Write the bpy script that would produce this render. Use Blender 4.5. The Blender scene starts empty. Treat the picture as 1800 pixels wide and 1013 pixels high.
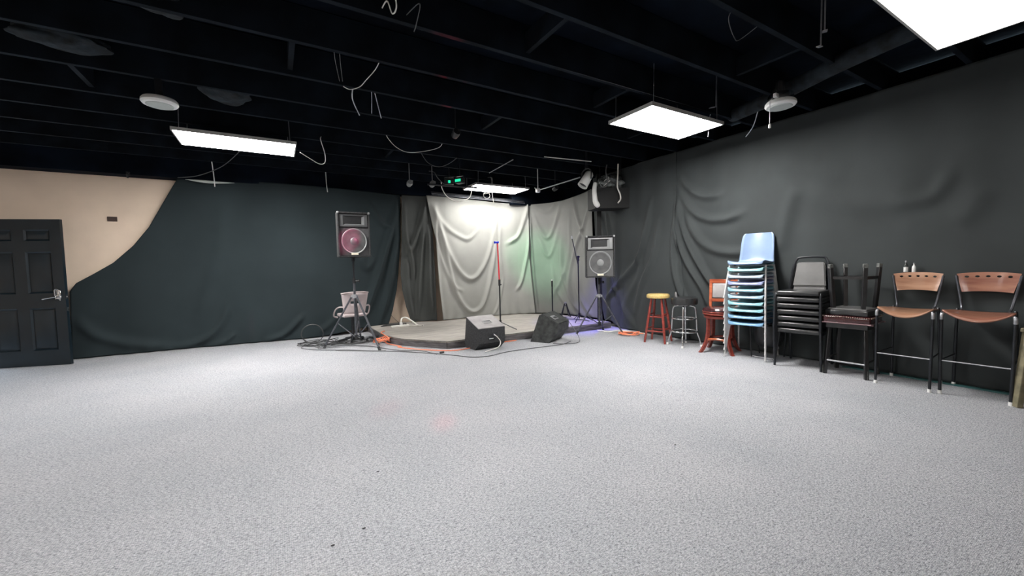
import bpy, bmesh, math, random
import numpy as np
from mathutils import Vector, Matrix, Euler
random.seed(7)
C = bpy.context.scene.collection
S = bpy.context.scene
R = math.radians

# ---------------------------------------------------------------- camera
YAW, PITCH, ROLL = R(30.7), R(3.07), R(1.3)
fw = Vector((math.sin(YAW) * math.cos(PITCH), math.cos(YAW) * math.cos(PITCH), -math.sin(PITCH)))
rt0 = Vector((math.cos(YAW), -math.sin(YAW), 0)); up0 = rt0.cross(fw)
rt = rt0 * math.cos(ROLL) - up0 * math.sin(ROLL)
up = rt0 * math.sin(ROLL) + up0 * math.cos(ROLL)
cam_data = bpy.data.cameras.new('camera'); cam = bpy.data.objects.new('camera', cam_data); C.objects.link(cam)
M = Matrix((rt, up, -fw)).transposed().to_4x4(); M.translation = Vector((0, 0, 1.2)); cam.matrix_world = M
cam_data.sensor_fit = 'HORIZONTAL'; cam_data.sensor_width = 36.0; cam_data.lens = 36.0 * 700.0 / 1800.0
cam_data.clip_start = 0.05; cam_data.clip_end = 100
S.camera = cam

# ---------------------------------------------------------------- world, exposure
wd = bpy.data.worlds.new('World'); S.world = wd; wd.use_nodes = True
wd.node_tree.nodes['Background'].inputs[0].default_value = (0.62, 0.82, 1.0, 1)
wd.node_tree.nodes['Background'].inputs[1].default_value = 7.0
S.view_settings.view_transform = 'Standard'; S.view_settings.look = 'None'
S.view_settings.exposure = 0.0; S.view_settings.gamma = 1.0; S.view_settings.use_curve_mapping = False
PANEL_E = 44.0

def spot(name, loc, target, color, power, size_deg, blend=0.6, radius=0.02):
    d = bpy.data.lights.new(name, 'SPOT'); d.color = color; d.energy = power
    d.spot_size = R(size_deg); d.spot_blend = blend; d.shadow_soft_size = radius
    o = bpy.data.objects.new(name, d); C.objects.link(o); o.location = loc
    o.rotation_euler = (Vector(target) - Vector(loc)).to_track_quat('-Z', 'Y').to_euler()
    return o
# the coloured party lights that hang over the stage
spot('green_stage_light', (2.80, 6.50, 2.56), (5.2, 7.5, 1.35), (0.10, 1.0, 0.35), 260, 34, 1.0)
spot('blue_stage_light', (4.62, 5.62, 2.50), (5.05, 5.85, 0.15), (0.20, 0.14, 1.0), 420, 52, 1.0)
spot('red_mic_light', (2.72, 6.46, 2.56), (3.40, 6.12, 1.0), (1.0, 0.06, 0.10), 22, 12, 1.0)
spot('magenta_speaker_light', (1.93, 4.62, 2.83), (0.97, 6.28, 1.66), (1.0, 0.05, 0.28), 420, 9.0, 0.6)
spot('red_floor_dot', (2.76, 6.40, 2.56), (1.08, 2.91, 0.0), (1.0, 0.10, 0.16), 520, 3.2, 1.0)
spot('red_floor_dot', (2.78, 6.40, 2.56), (0.78, 3.48, 0.0), (1.0, 0.10, 0.16), 190, 4.5, 1.0)
spot('red_ceiling_dot', (2.75, 6.45, 2.60), (1.25, 3.0, 2.94), (1.0, 0.06, 0.12), 250, 4, 1.0)
spot('red_ceiling_dot', (2.75, 6.45, 2.60), (1.65, 3.9, 2.94), (1.0, 0.06, 0.12), 150, 6, 1.0)
PATH = [(-3.2, 8.2), (-2.4, 8.17), (-1.3, 8.14), (0.4, 7.95), (1.3, 7.95), (1.8, 8.04), (2.3, 8.07), (2.9, 7.93), (4.3, 7.95), (5.0, 7.8), (5.5, 7.3), (5.65, 6.6), (5.58, 5.7), (5.5, 5.0), (5.46, 3.5), (5.46, 0.5), (5.5, -3.5)]
FOLDS = [(0.06, 0.045, [(6.124, 2.513), (6.237, 1.956), (6.352, 1.365), (6.492, 0.761), (6.692, 0.379), (6.905, 0.243), (7.133, 0.37), (7.297, 0.768), (7.425, 1.263), (7.505, 1.717), (7.547, 2.306)]), (0.05, 0.05, [(6.045, 2.614), (6.196, 2.08), (6.359, 1.578), (6.576, 1.169), (6.807, 0.966), (7.028, 1.025), (7.264, 1.355), (7.43, 1.806), (7.55, 2.396)]), (0.03, 0.05, [(5.965, 2.652), (6.159, 2.286), (6.374, 2.022), (6.599, 1.879), (6.833, 1.819), (7.083, 2.022)]), (0.035, 0.04, [(6.142, 1.786), (6.258, 1.282), (6.449, 0.849), (6.655, 0.71)]), (0.05, 0.035, [(6.122, 2.451), (6.135, 1.577), (6.15, 0.735), (6.219, 0.113)]), (0.05, 0.04, [(5.944, 2.631), (5.985, 1.786), (5.99, 0.952), (6.027, 0.191)]), (0.03, 0.03, [(7.68, 0.936), (7.57, 0.433), (7.407, 0.121)]), (0.03, 0.05, [(7.638, 2.126), (7.6, 1.58), (7.649, 1.075)]), (0.05, 0.05, [(8.352, 2.567), (8.251, 2.272), (8.069, 1.9), (7.772, 1.716)]), (0.055, 0.04, [(8.397, 2.449), (8.358, 1.711), (8.225, 1.154), (8.118, 0.829), (7.991, 0.67)]), (0.05, 0.025, [(8.396, 2.403), (8.427, 1.569), (8.482, 0.775), (8.541, 0.14)]), (0.045, 0.05, [(8.423, 2.54), (8.557, 2.165), (8.738, 1.858), (8.878, 1.898), (9.041, 2.228), (9.166, 2.572)]), (0.03, 0.045, [(8.494, 2.581), (8.748, 2.421), (8.935, 2.487), (9.051, 2.677)]), (0.03, 0.05, [(8.509, 2.121), (8.687, 1.607), (8.823, 1.418), (8.968, 1.643), (9.096, 2.043)]), (0.05, 0.045, [(9.534, 2.611), (9.662, 2.166), (9.861, 1.722), (9.887, 1.298)]), (0.035, 0.05, [(9.392, 2.412), (9.406, 1.664), (9.251, 1.045), (8.853, 0.445)]), (0.05, 0.05, [(10.079, 2.445), (9.832, 2.02), (9.598, 1.61), (9.361, 0.776), (9.627, 0.078)]), (0.05, 0.05, [(9.179, 1.767), (9.193, 1.045), (9.44, 0.466), (9.827, 0.097)]), (0.045, 0.05, [(8.913, 1.232), (9.008, 0.678), (9.295, 0.324), (9.571, 0.051)]), (0.05, 0.045, [(10.395, 2.24), (10.45, 1.878), (10.567, 1.595)]), (0.05, 0.06, [(9.586, 0.868), (9.763, 0.438), (10.101, 0.126)]), (0.112, 0.067, [(5.383, 2.58), (5.26, 2.04), (5.11, 1.606), (4.958, 1.145), (4.771, 0.662), (4.625, 0.284)]), (0.1, 0.057, [(5.397, 2.514), (5.356, 1.876), (5.247, 1.271), (5.108, 0.706), (4.952, 0.184)]), (0.062, 0.057, [(4.815, 2.47), (5.032, 2.13), (5.227, 2.039)]), (0.05, 0.076, [(4.903, 1.441), (4.73, 1.248), (4.61, 1.441)]), (0.088, 0.038, [(5.518, 2.522), (5.527, 1.846), (5.643, 1.367), (5.662, 0.953)]), (0.1, 0.048, [(5.937, 2.568), (5.837, 2.121), (5.69, 1.744), (5.548, 1.505)]), (0.1, 0.048, [(5.951, 2.5), (5.857, 1.709), (5.782, 1.019), (5.703, 0.187)]), (0.075, 0.048, [(5.543, 1.369), (5.523, 0.82), (5.635, 0.191)]), (0.062, 0.048, [(6.005, 2.054), (5.97, 1.013), (5.976, 0.17)]), (0.07, 0.06, [(1.728, 0.036), (2.056, 0.083), (2.266, 0.203), (2.43, 0.406), (2.523, 0.684)]), (0.05, 0.04, [(2.342, 0.035), (2.477, 0.088), (2.577, 0.194)]), (0.07, 0.05, [(3.043, 0.033), (3.26, 0.092), (3.44, 0.227), (3.6, 0.417)]), (0.04, 0.06, [(3.841, 0.087), (4.085, 0.272), (4.242, 0.523)]), (0.05, 0.08, [(0.702, 0.593), (0.896, 0.323), (1.264, 0.153), (1.73, 0.072)]), (0.03, 0.1, [(2.558, 2.461), (2.431, 1.485), (2.114, 0.477)]), (0.078, 0.054, [(12.251, 2.552), (12.386, 2.352), (12.642, 2.177), (12.916, 2.15)]), (0.078, 0.054, [(12.205, 2.405), (12.431, 2.021), (12.684, 1.84), (12.991, 1.797), (13.236, 1.861)]), (0.07, 0.063, [(12.228, 2.245), (12.475, 1.674), (12.746, 1.411), (13.067, 1.325), (13.341, 1.33)]), (0.109, 0.045, [(12.214, 2.208), (12.297, 1.728), (12.519, 1.29), (12.769, 0.914), (12.923, 0.808)]), (0.093, 0.041, [(12.196, 2.132), (12.214, 1.578), (12.388, 1.178), (12.647, 0.798), (12.77, 0.468)]), (0.078, 0.045, [(12.181, 2.056), (12.134, 1.464), (12.181, 0.981), (12.388, 0.513)]), (0.078, 0.054, [(11.707, 2.247), (11.568, 1.668), (11.366, 1.24), (10.894, 0.823), (10.514, 0.513)]), (0.062, 0.054, [(11.862, 1.893), (11.756, 1.316), (11.479, 0.841), (11.3, 0.338)]), (0.062, 0.045, [(10.54, 2.235), (10.684, 1.736), (10.75, 1.06), (10.89, 0.49)]), (0.04, 0.07, [(15.149, 2.026), (15.079, 1.84), (14.969, 1.762), (14.785, 1.777)]), (0.025, 0.1, [(15.362, 1.823), (15.27, 1.612), (15.177, 1.531)]), (0.046, 0.09, [(13.869, 2.098), (13.763, 1.747), (13.682, 1.283)]), (0.04, 0.07, [(11.368, 1.439), (11.43, 1.039), (11.066, 0.409), (11.186, 0.055)]), (0.04, 0.05, [(11.043, 1.142), (10.942, 0.612), (11.33, 0.022)]), (0.03, 0.12, [(13.869, 2.075), (14.425, 1.791), (14.879, 1.782)]), (0.03, 0.15, [(13.403, 2.379), (13.865, 2.347), (14.418, 2.16)])]
EDGE = {'A_top': [(0.661, 0.992), (0.731, 1.104), (0.917, 1.23), (1.142, 1.394), (1.379, 1.649), (1.571, 1.929), (1.745, 2.285), (1.86, 2.512), (1.985, 2.742)], 'A_right': [(5.446, 2.662), (5.425, 1.81), (5.352, 1.126), (5.305, 0.784), (5.209, 0.39), (5.106, 0.091)], 'B_left': [(5.458, 2.663), (5.437, 1.811), (5.387, 1.125), (5.409, 0.779), (5.478, 0.426), (5.571, 0.116)], 'B_right': [(6.059, 2.685), (6.16, 1.812), (6.152, 0.867), (6.15, 0.078)], 'C_left': [(5.956, 2.681), (6.112, 1.812), (6.152, 0.867), (6.213, 0.072)], 'C_right': [(8.347, 2.587), (8.35, 1.44), (8.525, 0.145)], 'E_left': [(10.151, 2.733), (10.206, 1.723), (10.262, 0.804), (10.497, 0.113)], 'F_left': [(12.194, 2.991), (12.193, 1.758), (12.597, 0.011)]}
CAB = {'front_thin': [(0.729, 6.445, 0.008), (1.078, 6.133, 0.008), (1.486, 5.779, 0.008), (1.701, 5.524, 0.008), (1.894, 5.288, 0.008), (2.061, 5.032, 0.008), (2.207, 4.797, 0.008), (2.423, 4.721, 0.008), (2.734, 4.8, 0.008), (3.116, 4.802, 0.008), (3.653, 4.761, 0.008), (3.947, 4.88, 0.008)], 'front_thin2': [(0.555, 7.122, 0.008), (0.859, 6.832, 0.008), (1.22, 6.445, 0.008), (1.508, 5.861, 0.008), (1.771, 5.614, 0.008), (1.881, 5.253, 0.008)], 'orange_front': [(1.479, 6.51, 0.012), (1.571, 6.1, 0.012), (1.804, 5.715, 0.012), (2.118, 5.38, 0.012), (2.4, 5.368, 0.012)], 'right_mon': [(4.32, 5.384, 0.008), (4.015, 4.949, 0.008), (3.77, 4.84, 0.008), (3.408, 4.786, 0.008), (3.204, 4.785, 0.008)], 'orange_right': [(4.992, 5.045, 0.012), (5.149, 4.997, 0.012), (5.446, 5.077, 0.012), (5.505, 4.868, 0.012), (5.273, 4.602, 0.012)]}
# ---------------------------------------------------------------- materials
def mat(name, col, rough=0.6, metal=0.0, var=0.12, scale=8.0, bump=0.0, bscale=60.0, sheen=0.0, stretch=None, col2=None, spec=0.5, coat=0.0):
    m = bpy.data.materials.new(name); m.use_nodes = True
    nt = m.node_tree; n = nt.nodes; l = nt.links; b = n['Principled BSDF']
    b.inputs['Roughness'].default_value = rough; b.inputs['Metallic'].default_value = metal
    b.inputs['Specular IOR Level'].default_value = spec
    if sheen: b.inputs['Sheen Weight'].default_value = sheen; b.inputs['Sheen Roughness'].default_value = 0.5
    if coat: b.inputs['Coat Weight'].default_value = coat; b.inputs['Coat Roughness'].default_value = 0.12
    tc = n.new('ShaderNodeTexCoord'); mp = n.new('ShaderNodeMapping')
    l.new(tc.outputs['Object'], mp.inputs[0])
    if stretch: mp.inputs['Scale'].default_value = stretch
    nz = n.new('ShaderNodeTexNoise'); nz.inputs['Scale'].default_value = scale; nz.inputs['Detail'].default_value = 5
    l.new(mp.outputs[0], nz.inputs['Vector'])
    cr = n.new('ShaderNodeValToRGB'); e = cr.color_ramp.elements
    c2 = col2 or tuple(min(1, c * (1 + var * 2)) for c in col)
    c1 = tuple(c * (1 - var) for c in col) if not col2 else col
    e[0].position = 0.32; e[0].color = (*c1, 1); e[1].position = 0.68; e[1].color = (*c2, 1)
    l.new(nz.outputs[0], cr.inputs[0]); l.new(cr.outputs[0], b.inputs['Base Color'])
    if bump:
        n2 = n.new('ShaderNodeTexNoise'); n2.inputs['Scale'].default_value = bscale; n2.inputs['Detail'].default_value = 3
        bp = n.new('ShaderNodeBump'); bp.inputs['Strength'].default_value = bump; bp.inputs['Distance'].default_value = 0.01
        l.new(mp.outputs[0], n2.inputs['Vector']); l.new(n2.outputs[0], bp.inputs['Height']); l.new(bp.outputs[0], b.inputs['Normal'])
    return m

def emis(name, col, strength):
    m = bpy.data.materials.new(name); m.use_nodes = True; nt = m.node_tree; nt.nodes.clear()
    e = nt.nodes.new('ShaderNodeEmission'); o = nt.nodes.new('ShaderNodeOutputMaterial')
    e.inputs[0].default_value = (*col, 1); e.inputs[1].default_value = strength; nt.links.new(e.outputs[0], o.inputs[0])
    return m

def carpet_mat():
    m = bpy.data.materials.new('loop_pile_carpet'); m.use_nodes = True
    nt = m.node_tree; n = nt.nodes; l = nt.links; b = n['Principled BSDF']
    b.inputs['Roughness'].default_value = 0.95; b.inputs['Specular IOR Level'].default_value = 0.15
    tc = n.new('ShaderNodeTexCoord'); mp = n.new('ShaderNodeMapping'); l.new(tc.outputs['Object'], mp.inputs[0])
    mp.inputs['Rotation'].default_value = (0, 0, R(28)); mp.inputs['Scale'].default_value = (1.0, 2.1, 1)
    vo = n.new('ShaderNodeTexVoronoi'); vo.inputs['Scale'].default_value = 80; l.new(mp.outputs[0], vo.inputs['Vector'])
    nz = n.new('ShaderNodeTexNoise'); nz.inputs['Scale'].default_value = 62; nz.inputs['Detail'].default_value = 7; nz.inputs['Roughness'].default_value = .75
    l.new(mp.outputs[0], nz.inputs['Vector'])
    big = n.new('ShaderNodeTexNoise'); big.inputs['Scale'].default_value = 1.1; big.inputs['Detail'].default_value = 4; l.new(tc.outputs['Object'], big.inputs['Vector'])
    spk = n.new('ShaderNodeTexNoise'); spk.inputs['Scale'].default_value = 21; spk.inputs['Detail'].default_value = 3; l.new(tc.outputs['Object'], spk.inputs['Vector'])
    cr = n.new('ShaderNodeValToRGB'); e = cr.color_ramp.elements
    e[0].position = 0.28; e[0].color = (0.14, 0.15, 0.16, 1); e[1].position = 0.70; e[1].color = (0.66, 0.67, 0.695, 1)
    k = e.new(0.47); k.color = (0.39, 0.398, 0.424, 1)
    vw = n.new('ShaderNodeTexVoronoi'); vw.inputs['Scale'].default_value = 118; vw.inputs['Randomness'].default_value = .6
    mw = n.new('ShaderNodeMapping'); mw.inputs['Scale'].default_value = (1.0, 1.7, 1); l.new(tc.outputs['Object'], mw.inputs[0]); l.new(mw.outputs[0], vw.inputs['Vector'])
    sb = n.new('ShaderNodeMath'); sb.operation = 'MULTIPLY_ADD'; sb.inputs[1].default_value = -.34; l.new(vw.outputs['Distance'], sb.inputs[0])
    ad0 = n.new('ShaderNodeMath'); ad0.operation = 'ADD'; ad0.inputs[1].default_value = .16; l.new(nz.outputs[0], ad0.inputs[0]); l.new(ad0.outputs[0], sb.inputs[2])
    l.new(sb.outputs[0], cr.inputs[0])
    cr2 = n.new('ShaderNodeValToRGB'); e = cr2.color_ramp.elements
    e[0].position = .3; e[0].color = (.86, .88, .89, 1); e[1].position = .7; e[1].color = (1, 1, 1, 1); l.new(big.outputs[0], cr2.inputs[0])
    mx = n.new('ShaderNodeMixRGB'); mx.blend_type = 'MULTIPLY'; mx.inputs[0].default_value = 1; l.new(cr.outputs[0], mx.inputs[1]); l.new(cr2.outputs[0], mx.inputs[2])
    cr3 = n.new('ShaderNodeValToRGB'); e = cr3.color_ramp.elements
    e[0].position = .27; e[0].color = (.62, .63, .64, 1); e[1].position = .38; e[1].color = (1, 1, 1, 1); l.new(spk.outputs[0], cr3.inputs[0])
    mx2 = n.new('ShaderNodeMixRGB'); mx2.blend_type = 'MULTIPLY'; mx2.inputs[0].default_value = .45; l.new(mx.outputs[0], mx2.inputs[1]); l.new(cr3.outputs[0], mx2.inputs[2])
    l.new(mx2.outputs[0], b.inputs['Base Color'])
    ad = n.new('ShaderNodeMath'); ad.operation = 'SUBTRACT'; l.new(nz.outputs[0], ad.inputs[0]); l.new(vw.outputs['Distance'], ad.inputs[1])
    bp = n.new('ShaderNodeBump'); bp.inputs['Strength'].default_value = .7; bp.inputs['Distance'].default_value = .006
    l.new(ad.outputs[0], bp.inputs['Height']); l.new(bp.outputs[0], b.inputs['Normal'])
    return m

def wood_mat(name, c1, c2, rough=0.35, scale=3.0, stretch=(1, 12, 12), coat=0.3):
    m = mat(name, c1, rough, var=0, scale=scale, stretch=stretch, col2=c2, coat=coat)
    return m

MT = {
 'carpet': carpet_mat(),
 'beige': mat('beige_wall_paint', (0.74, 0.60, 0.48), 0.8, var=0.04, scale=2, bump=.05),
 'black_paint': mat('flat_black_ceiling_paint', (0.0024, 0.0044, 0.0085), 0.85, var=.5, scale=2.2, bump=.3, bscale=14, spec=.08),
 'joist': mat('black_painted_timber', (0.0040, 0.0062, 0.0095), 0.8, var=.5, scale=3, bump=.2, bscale=20, spec=.12),
 'dust': mat('dusty_black_insulation', (0.006, 0.010, 0.014), 0.9, var=.8, scale=9, bump=.6, bscale=30),
 'blackcloth': mat('dense_black_drape', (0.0185, 0.027, 0.0305), 0.85, var=.10, scale=1.2, sheen=.03, bump=.06, bscale=300, spec=.2),
 'midcloth': mat('black_muslin_drape', (0.036, 0.042, 0.0435), 0.8, var=.10, scale=1.5, sheen=.06, bump=.06, bscale=300, spec=.25),
 'greycloth': mat('washed_black_backdrop_cloth', (0.31, 0.315, 0.295), 0.8, var=.08, scale=1.5, sheen=.10, bump=.06, bscale=300, spec=.25),  # black drape cloth coloured pale to carry the stage lamp's light
 'greycloth_dim': mat('thinner_grey_backdrop_cloth', (0.19, 0.195, 0.185), 0.8, var=.08, scale=1.5, sheen=.10, bump=.06, bscale=300, spec=.25),  # same cloth as the lit backdrop, coloured darker for its distance from the lamp
 'pleatcloth': mat('charcoal_pleated_cloth', (0.055, 0.06, 0.058), 0.8, var=.10, scale=1.5, sheen=.08, bump=.06, bscale=300, spec=.25),
 'door': mat('black_semi_gloss_door_paint', (0.006, 0.013, 0.019), 0.34, var=.15, scale=4, bump=.08, bscale=40),
 'redpole': mat('red_lacquered_tube', (0.75, 0.045, 0.06), .35, var=.05),  # glow of the red stage light put into the tube colour
 'legsteel': mat('satin_nickel_tube', (0.62, 0.62, 0.63), 0.42, .55, var=.05, scale=30),
 'chrome': mat('worn_chrome', (0.62, 0.63, 0.64), 0.25, 1.0, var=.08, scale=30),
 'steel': mat('brushed_grey_steel', (0.42, 0.43, 0.46), 0.4, .8, var=.1, scale=30),
 'whiteplastic': mat('white_plastic', (0.78, 0.79, 0.78), 0.45, var=.03, scale=6),
 'darkdrop': mat('dark_box', (0.006, 0.007, 0.008), .7),
 'greyplastic': mat('pale_grey_lens_plastic', (0.48, 0.52, 0.50), 0.5, var=.03, scale=6),
 'blackplastic': mat('black_moulded_plastic', (0.012, 0.013, 0.015), 0.45, var=.2, scale=20, bump=.1, bscale=200),
 'blackmetal': mat('black_powder_coated_metal', (0.015, 0.017, 0.021), 0.35, .3, var=.2, scale=20),
 'standmetal': mat('dark_grey_stand_tube', (0.10, 0.105, 0.12), 0.35, .7, var=.2, scale=20),
 'speakercarpet': mat('black_carpeted_cabinet', (0.022, 0.023, 0.025), 0.8, var=.4, scale=40, bump=.4, bscale=160),
 'scuffed': mat('scuffed_black_cabinet', (0.012, 0.014, 0.015), 0.6, var=0, scale=13, col2=(0.055, 0.06, 0.058), bump=.3, bscale=100),
 'grille': mat('steel_speaker_grille', (0.115, 0.118, 0.12), 0.45, .35, var=.15, scale=300, bump=.5, bscale=900),
 'darkgrille': mat('dark_speaker_grille', (0.055, 0.056, 0.06), 0.45, .35, var=.15, scale=300, bump=.5, bscale=900),
 'horngrey': mat('dark_grey_horn', (0.10, 0.105, 0.11), 0.4, var=.08, scale=10),
 'monitorgrille': mat('scuffed_grey_grille', (0.27, 0.26, 0.265), 0.5, .3, var=.12, scale=7, bump=.3, bscale=500),
 'cone': mat('paper_speaker_cone', (0.075, 0.077, 0.08), 0.5, var=.15, scale=10),
 'greytrim': mat('grey_horn_moulding', (0.24, 0.25, 0.255), 0.4, var=.08, scale=10),
 'stagetop': mat('worn_dark_stage_boards', (0.27, 0.255, 0.235), 0.6, var=0, scale=4.0, stretch=(1, 5, 1), col2=(0.42, 0.395, 0.36), bump=.2, bscale=40),
 'stageface': mat('dull_black_stage_fascia', (0.085, 0.080, 0.084), 0.55, var=.4, scale=6, stretch=(1, 1, 6), bump=.2),
 'whitecable': mat('white_cable_jacket', (0.75, 0.74, 0.70), 0.5, var=.03),
 'blackcable': mat('black_cable_jacket', (0.03, 0.032, 0.034), 0.5, var=.1),
 'greycable': mat('grey_cable_jacket', (0.09, 0.095, 0.10), 0.5, var=.1),
 'orangecable': mat('orange_cable_jacket', (0.85, 0.27, 0.15), 0.5, var=.06),
 'redwood': wood_mat('red_stained_stool_wood', (0.16, 0.022, 0.018), (0.30, 0.05, 0.035), .35),
 'yellowtop': wood_mat('worn_yellow_stool_top', (0.46, 0.31, 0.09), (0.66, 0.52, 0.22), .4, 5),
 'cherry': wood_mat('glossy_cherry_wood', (0.26, 0.045, 0.018), (0.46, 0.12, 0.045), .28),
 'darkcherry': wood_mat('dark_cherry_wood', (0.13, 0.02, 0.014), (0.24, 0.04, 0.025), .3),
 'oxblood': mat('oxblood_vinyl', (0.035, 0.008, 0.010), 0.22, var=.2, scale=10, coat=.5),
 'greyvinyl': mat('silver_grey_vinyl', (0.30, 0.29, 0.29), 0.35, var=.08, scale=10),
 'blackvinyl': mat('black_vinyl', (0.018, 0.019, 0.020), 0.28, var=.2, scale=14, bump=.1, bscale=60, coat=.3),
 'backvinyl': mat('creased_black_vinyl', (0.15, 0.15, 0.15), 0.28, var=.12, scale=5, bump=.35, bscale=5, coat=.5),  # black vinyl with its reflected light painted in as grey
 'blackwood': mat('black_lacquered_wood', (0.012, 0.012, 0.013), 0.3, var=.3, scale=12, coat=.3),
 'wornedge': mat('worn_pale_edge', (0.09, 0.095, 0.09), 0.5, var=.6, scale=40),
 'nailhead': mat('dull_brass_nailhead', (0.45, 0.36, 0.30), 0.35, .9, var=.2, scale=90),
 'piping': mat('mauve_vinyl_piping', (0.18, 0.11, 0.12), 0.3, var=.1),
 'plywood': wood_mat('reddish_beech_plywood', (0.27, 0.125, 0.070), (0.42, 0.235, 0.145), .35, 2.5, (1, 9, 9), .35),
 'plywood_red': wood_mat('darker_red_plywood', (0.22, 0.078, 0.050), (0.36, 0.165, 0.105), .35, 2.5, (1, 9, 9), .35),
 'olive': mat('scuffed_olive_paint', (0.15, 0.135, 0.085), 0.6, var=.3, scale=14, bump=.2),
 'palechair': mat('pale_pink_grey_plastic', (0.40, 0.345, 0.35), 0.5, var=.06, scale=6),
 'frame': mat('white_troffer_frame', (0.45, 0.45, 0.44), 0.5, var=.03),
 'plasticwrap': mat('crumpled_clear_plastic', (0.10, 0.11, 0.11), 0.12, var=.6, scale=16, bump=1.0, bscale=24, coat=.6),
 'badge': mat('cream_speaker_badge', (0.80, 0.76, 0.62), 0.4, var=.03),
 'clearglass': mat('dark_bottle_glass', (0.03, 0.035, 0.035), 0.08, var=.1, coat=1.0),
 'label': mat('bottle_label_paper', (0.62, 0.63, 0.62), 0.5, var=.1, scale=40),
 'green_led': emis('green_led_glow', (0.02, 0.9, 0.45), 1.1),
 'teal_tape': mat('teal_floor_strip', (0.03, 0.10, 0.10), 0.5, var=.2),
}
BLUES = [(0.33, 0.47, 0.72), (0.30, 0.58, 0.62), (0.44, 0.55, 0.66), (0.33, 0.38, 0.62), (0.30, 0.55, 0.66), (0.38, 0.56, 0.70),
         (0.30, 0.58, 0.66), (0.28, 0.56, 0.64), (0.25, 0.46, 0.68), (0.22, 0.44, 0.68)]
BLUEM = [mat('blue_shell_plastic', tuple(c * (0.78 if i else .58) for c in b), 0.35, var=.05, scale=5) for i, b in enumerate(BLUES)]

# ---------------------------------------------------------------- mesh helpers
def box(bm, c, s, rot=None, bev=0.0, seg=1):
    r = bmesh.ops.create_cube(bm, size=1.0); vs = r['verts']
    m = Matrix.Diagonal((*s, 1))
    if rot is not None: m = (rot if isinstance(rot, Matrix) else Euler(rot).to_matrix()).to_4x4() @ m
    m = Matrix.Translation(c) @ m
    bmesh.ops.transform(bm, matrix=m, verts=vs)
    if bev:
        es = list({e for v in vs for e in v.link_edges})
        bmesh.ops.bevel(bm, geom=es, offset=bev, segments=seg, affect='EDGES', profile=.5)

def beam(bm, a, b, w, h=None, bev=0.0):
    a = Vector(a); b = Vector(b); d = b - a; h = h or w
    q = d.to_track_quat('Z', 'Y').to_matrix()
    box(bm, (a + b) / 2, (w, h, d.length), q, bev)

def spline(pts, n=8, closed=False):
    P = [Vector(p) for p in pts]; out = []
    N = len(P); rng = N if closed else N - 1
    for i in range(rng):
        if closed: p0, p1, p2, p3 = P[(i - 1) % N], P[i], P[(i + 1) % N], P[(i + 2) % N]
        else: p0, p1, p2, p3 = P[max(i - 1, 0)], P[i], P[i + 1], P[min(i + 2, N - 1)]
        for k in range(n):
            t = k / n
            out.append(.5 * ((2 * p1) + (p2 - p0) * t + (2 * p0 - 5 * p1 + 4 * p2 - p3) * t * t + (3 * p1 - p0 - 3 * p2 + p3) * t ** 3))
    if not closed: out.append(P[-1].copy())
    return out

def tube(bm, pts, r, seg=8, closed=False):
    P = [Vector(p) for p in pts]; N = len(P)
    rr = r if isinstance(r, (list, tuple)) else [r] * N
    T = []
    for i in range(N):
        a = P[(i - 1) % N] if (closed or i > 0) else P[0]; b = P[(i + 1) % N] if (closed or i < N - 1) else P[-1]
        d = b - a; T.append(d.normalized() if d.length > 1e-9 else Vector((0, 0, 1)))
    u = T[0].orthogonal().normalized(); rings = []
    for i in range(N):
        if i: u = T[i - 1].rotation_difference(T[i]) @ u
        u = (u - T[i] * u.dot(T[i])).normalized(); v = T[i].cross(u)
        rings.append([bm.verts.new(P[i] + (u * math.cos(2 * math.pi * k / seg) + v * math.sin(2 * math.pi * k / seg)) * rr[i]) for k in range(seg)])
    for i in range(N if closed else N - 1):
        A, B = rings[i], rings[(i + 1) % N]
        for k in range(seg): bm.faces.new((A[k], A[(k + 1) % seg], B[(k + 1) % seg], B[k]))
    if not closed:
        bm.faces.new(rings[0][::-1]); bm.faces.new(rings[-1])

def lathe(bm, prof, seg=32, m=None):
    rings = []
    for r, z in prof:
        if r < 1e-6: rings.append([bm.verts.new((0, 0, z))])
        else: rings.append([bm.verts.new((r * math.cos(2 * math.pi * k / seg), r * math.sin(2 * math.pi * k / seg), z)) for k in range(seg)])
    for A, B in zip(rings, rings[1:]):
        for k in range(seg):
            k2 = (k + 1) % seg
            if len(A) == 1 and len(B) > 1: bm.faces.new((A[0], B[k2], B[k]))
            elif len(B) == 1 and len(A) > 1: bm.faces.new((A[k], A[k2], B[0]))
            elif len(A) > 1: bm.faces.new((A[k], A[k2], B[k2], B[k]))
    if len(rings[0]) > 1: bm.faces.new(rings[0][::-1])
    if len(rings[-1]) > 1: bm.faces.new(rings[-1])
    if m is not None: bmesh.ops.transform(bm, matrix=m, verts=[v for rg in rings for v in rg])

def prism(bm, poly, z0, z1, m=None):
    lo = [bm.verts.new((x, y, z0)) for x, y in poly]; hi = [bm.verts.new((x, y, z1)) for x, y in poly]
    n = len(poly)
    for i in range(n): bm.faces.new((lo[i], lo[(i + 1) % n], hi[(i + 1) % n], hi[i]))
    bm.faces.new(hi); bm.faces.new(lo[::-1])
    if m is not None: bmesh.ops.transform(bm, matrix=m, verts=lo + hi)

def obj(name, fn, m, parent=None, ang=40, label=None):
    bm = bmesh.new()
    if callable(fn): fn(bm)
    bmesh.ops.recalc_face_normals(bm, faces=bm.faces)
    me = bpy.data.meshes.new(name); bm.to_mesh(me); bm.free()
    me.polygons.foreach_set('use_smooth', [True] * len(me.polygons)); me.set_sharp_from_angle(angle=R(ang))
    if m is not None: me.materials.append(m)
    o = bpy.data.objects.new(name, me); C.objects.link(o)
    if parent is not None: o.parent = parent
    if label: o['label'] = label
    return o

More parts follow.
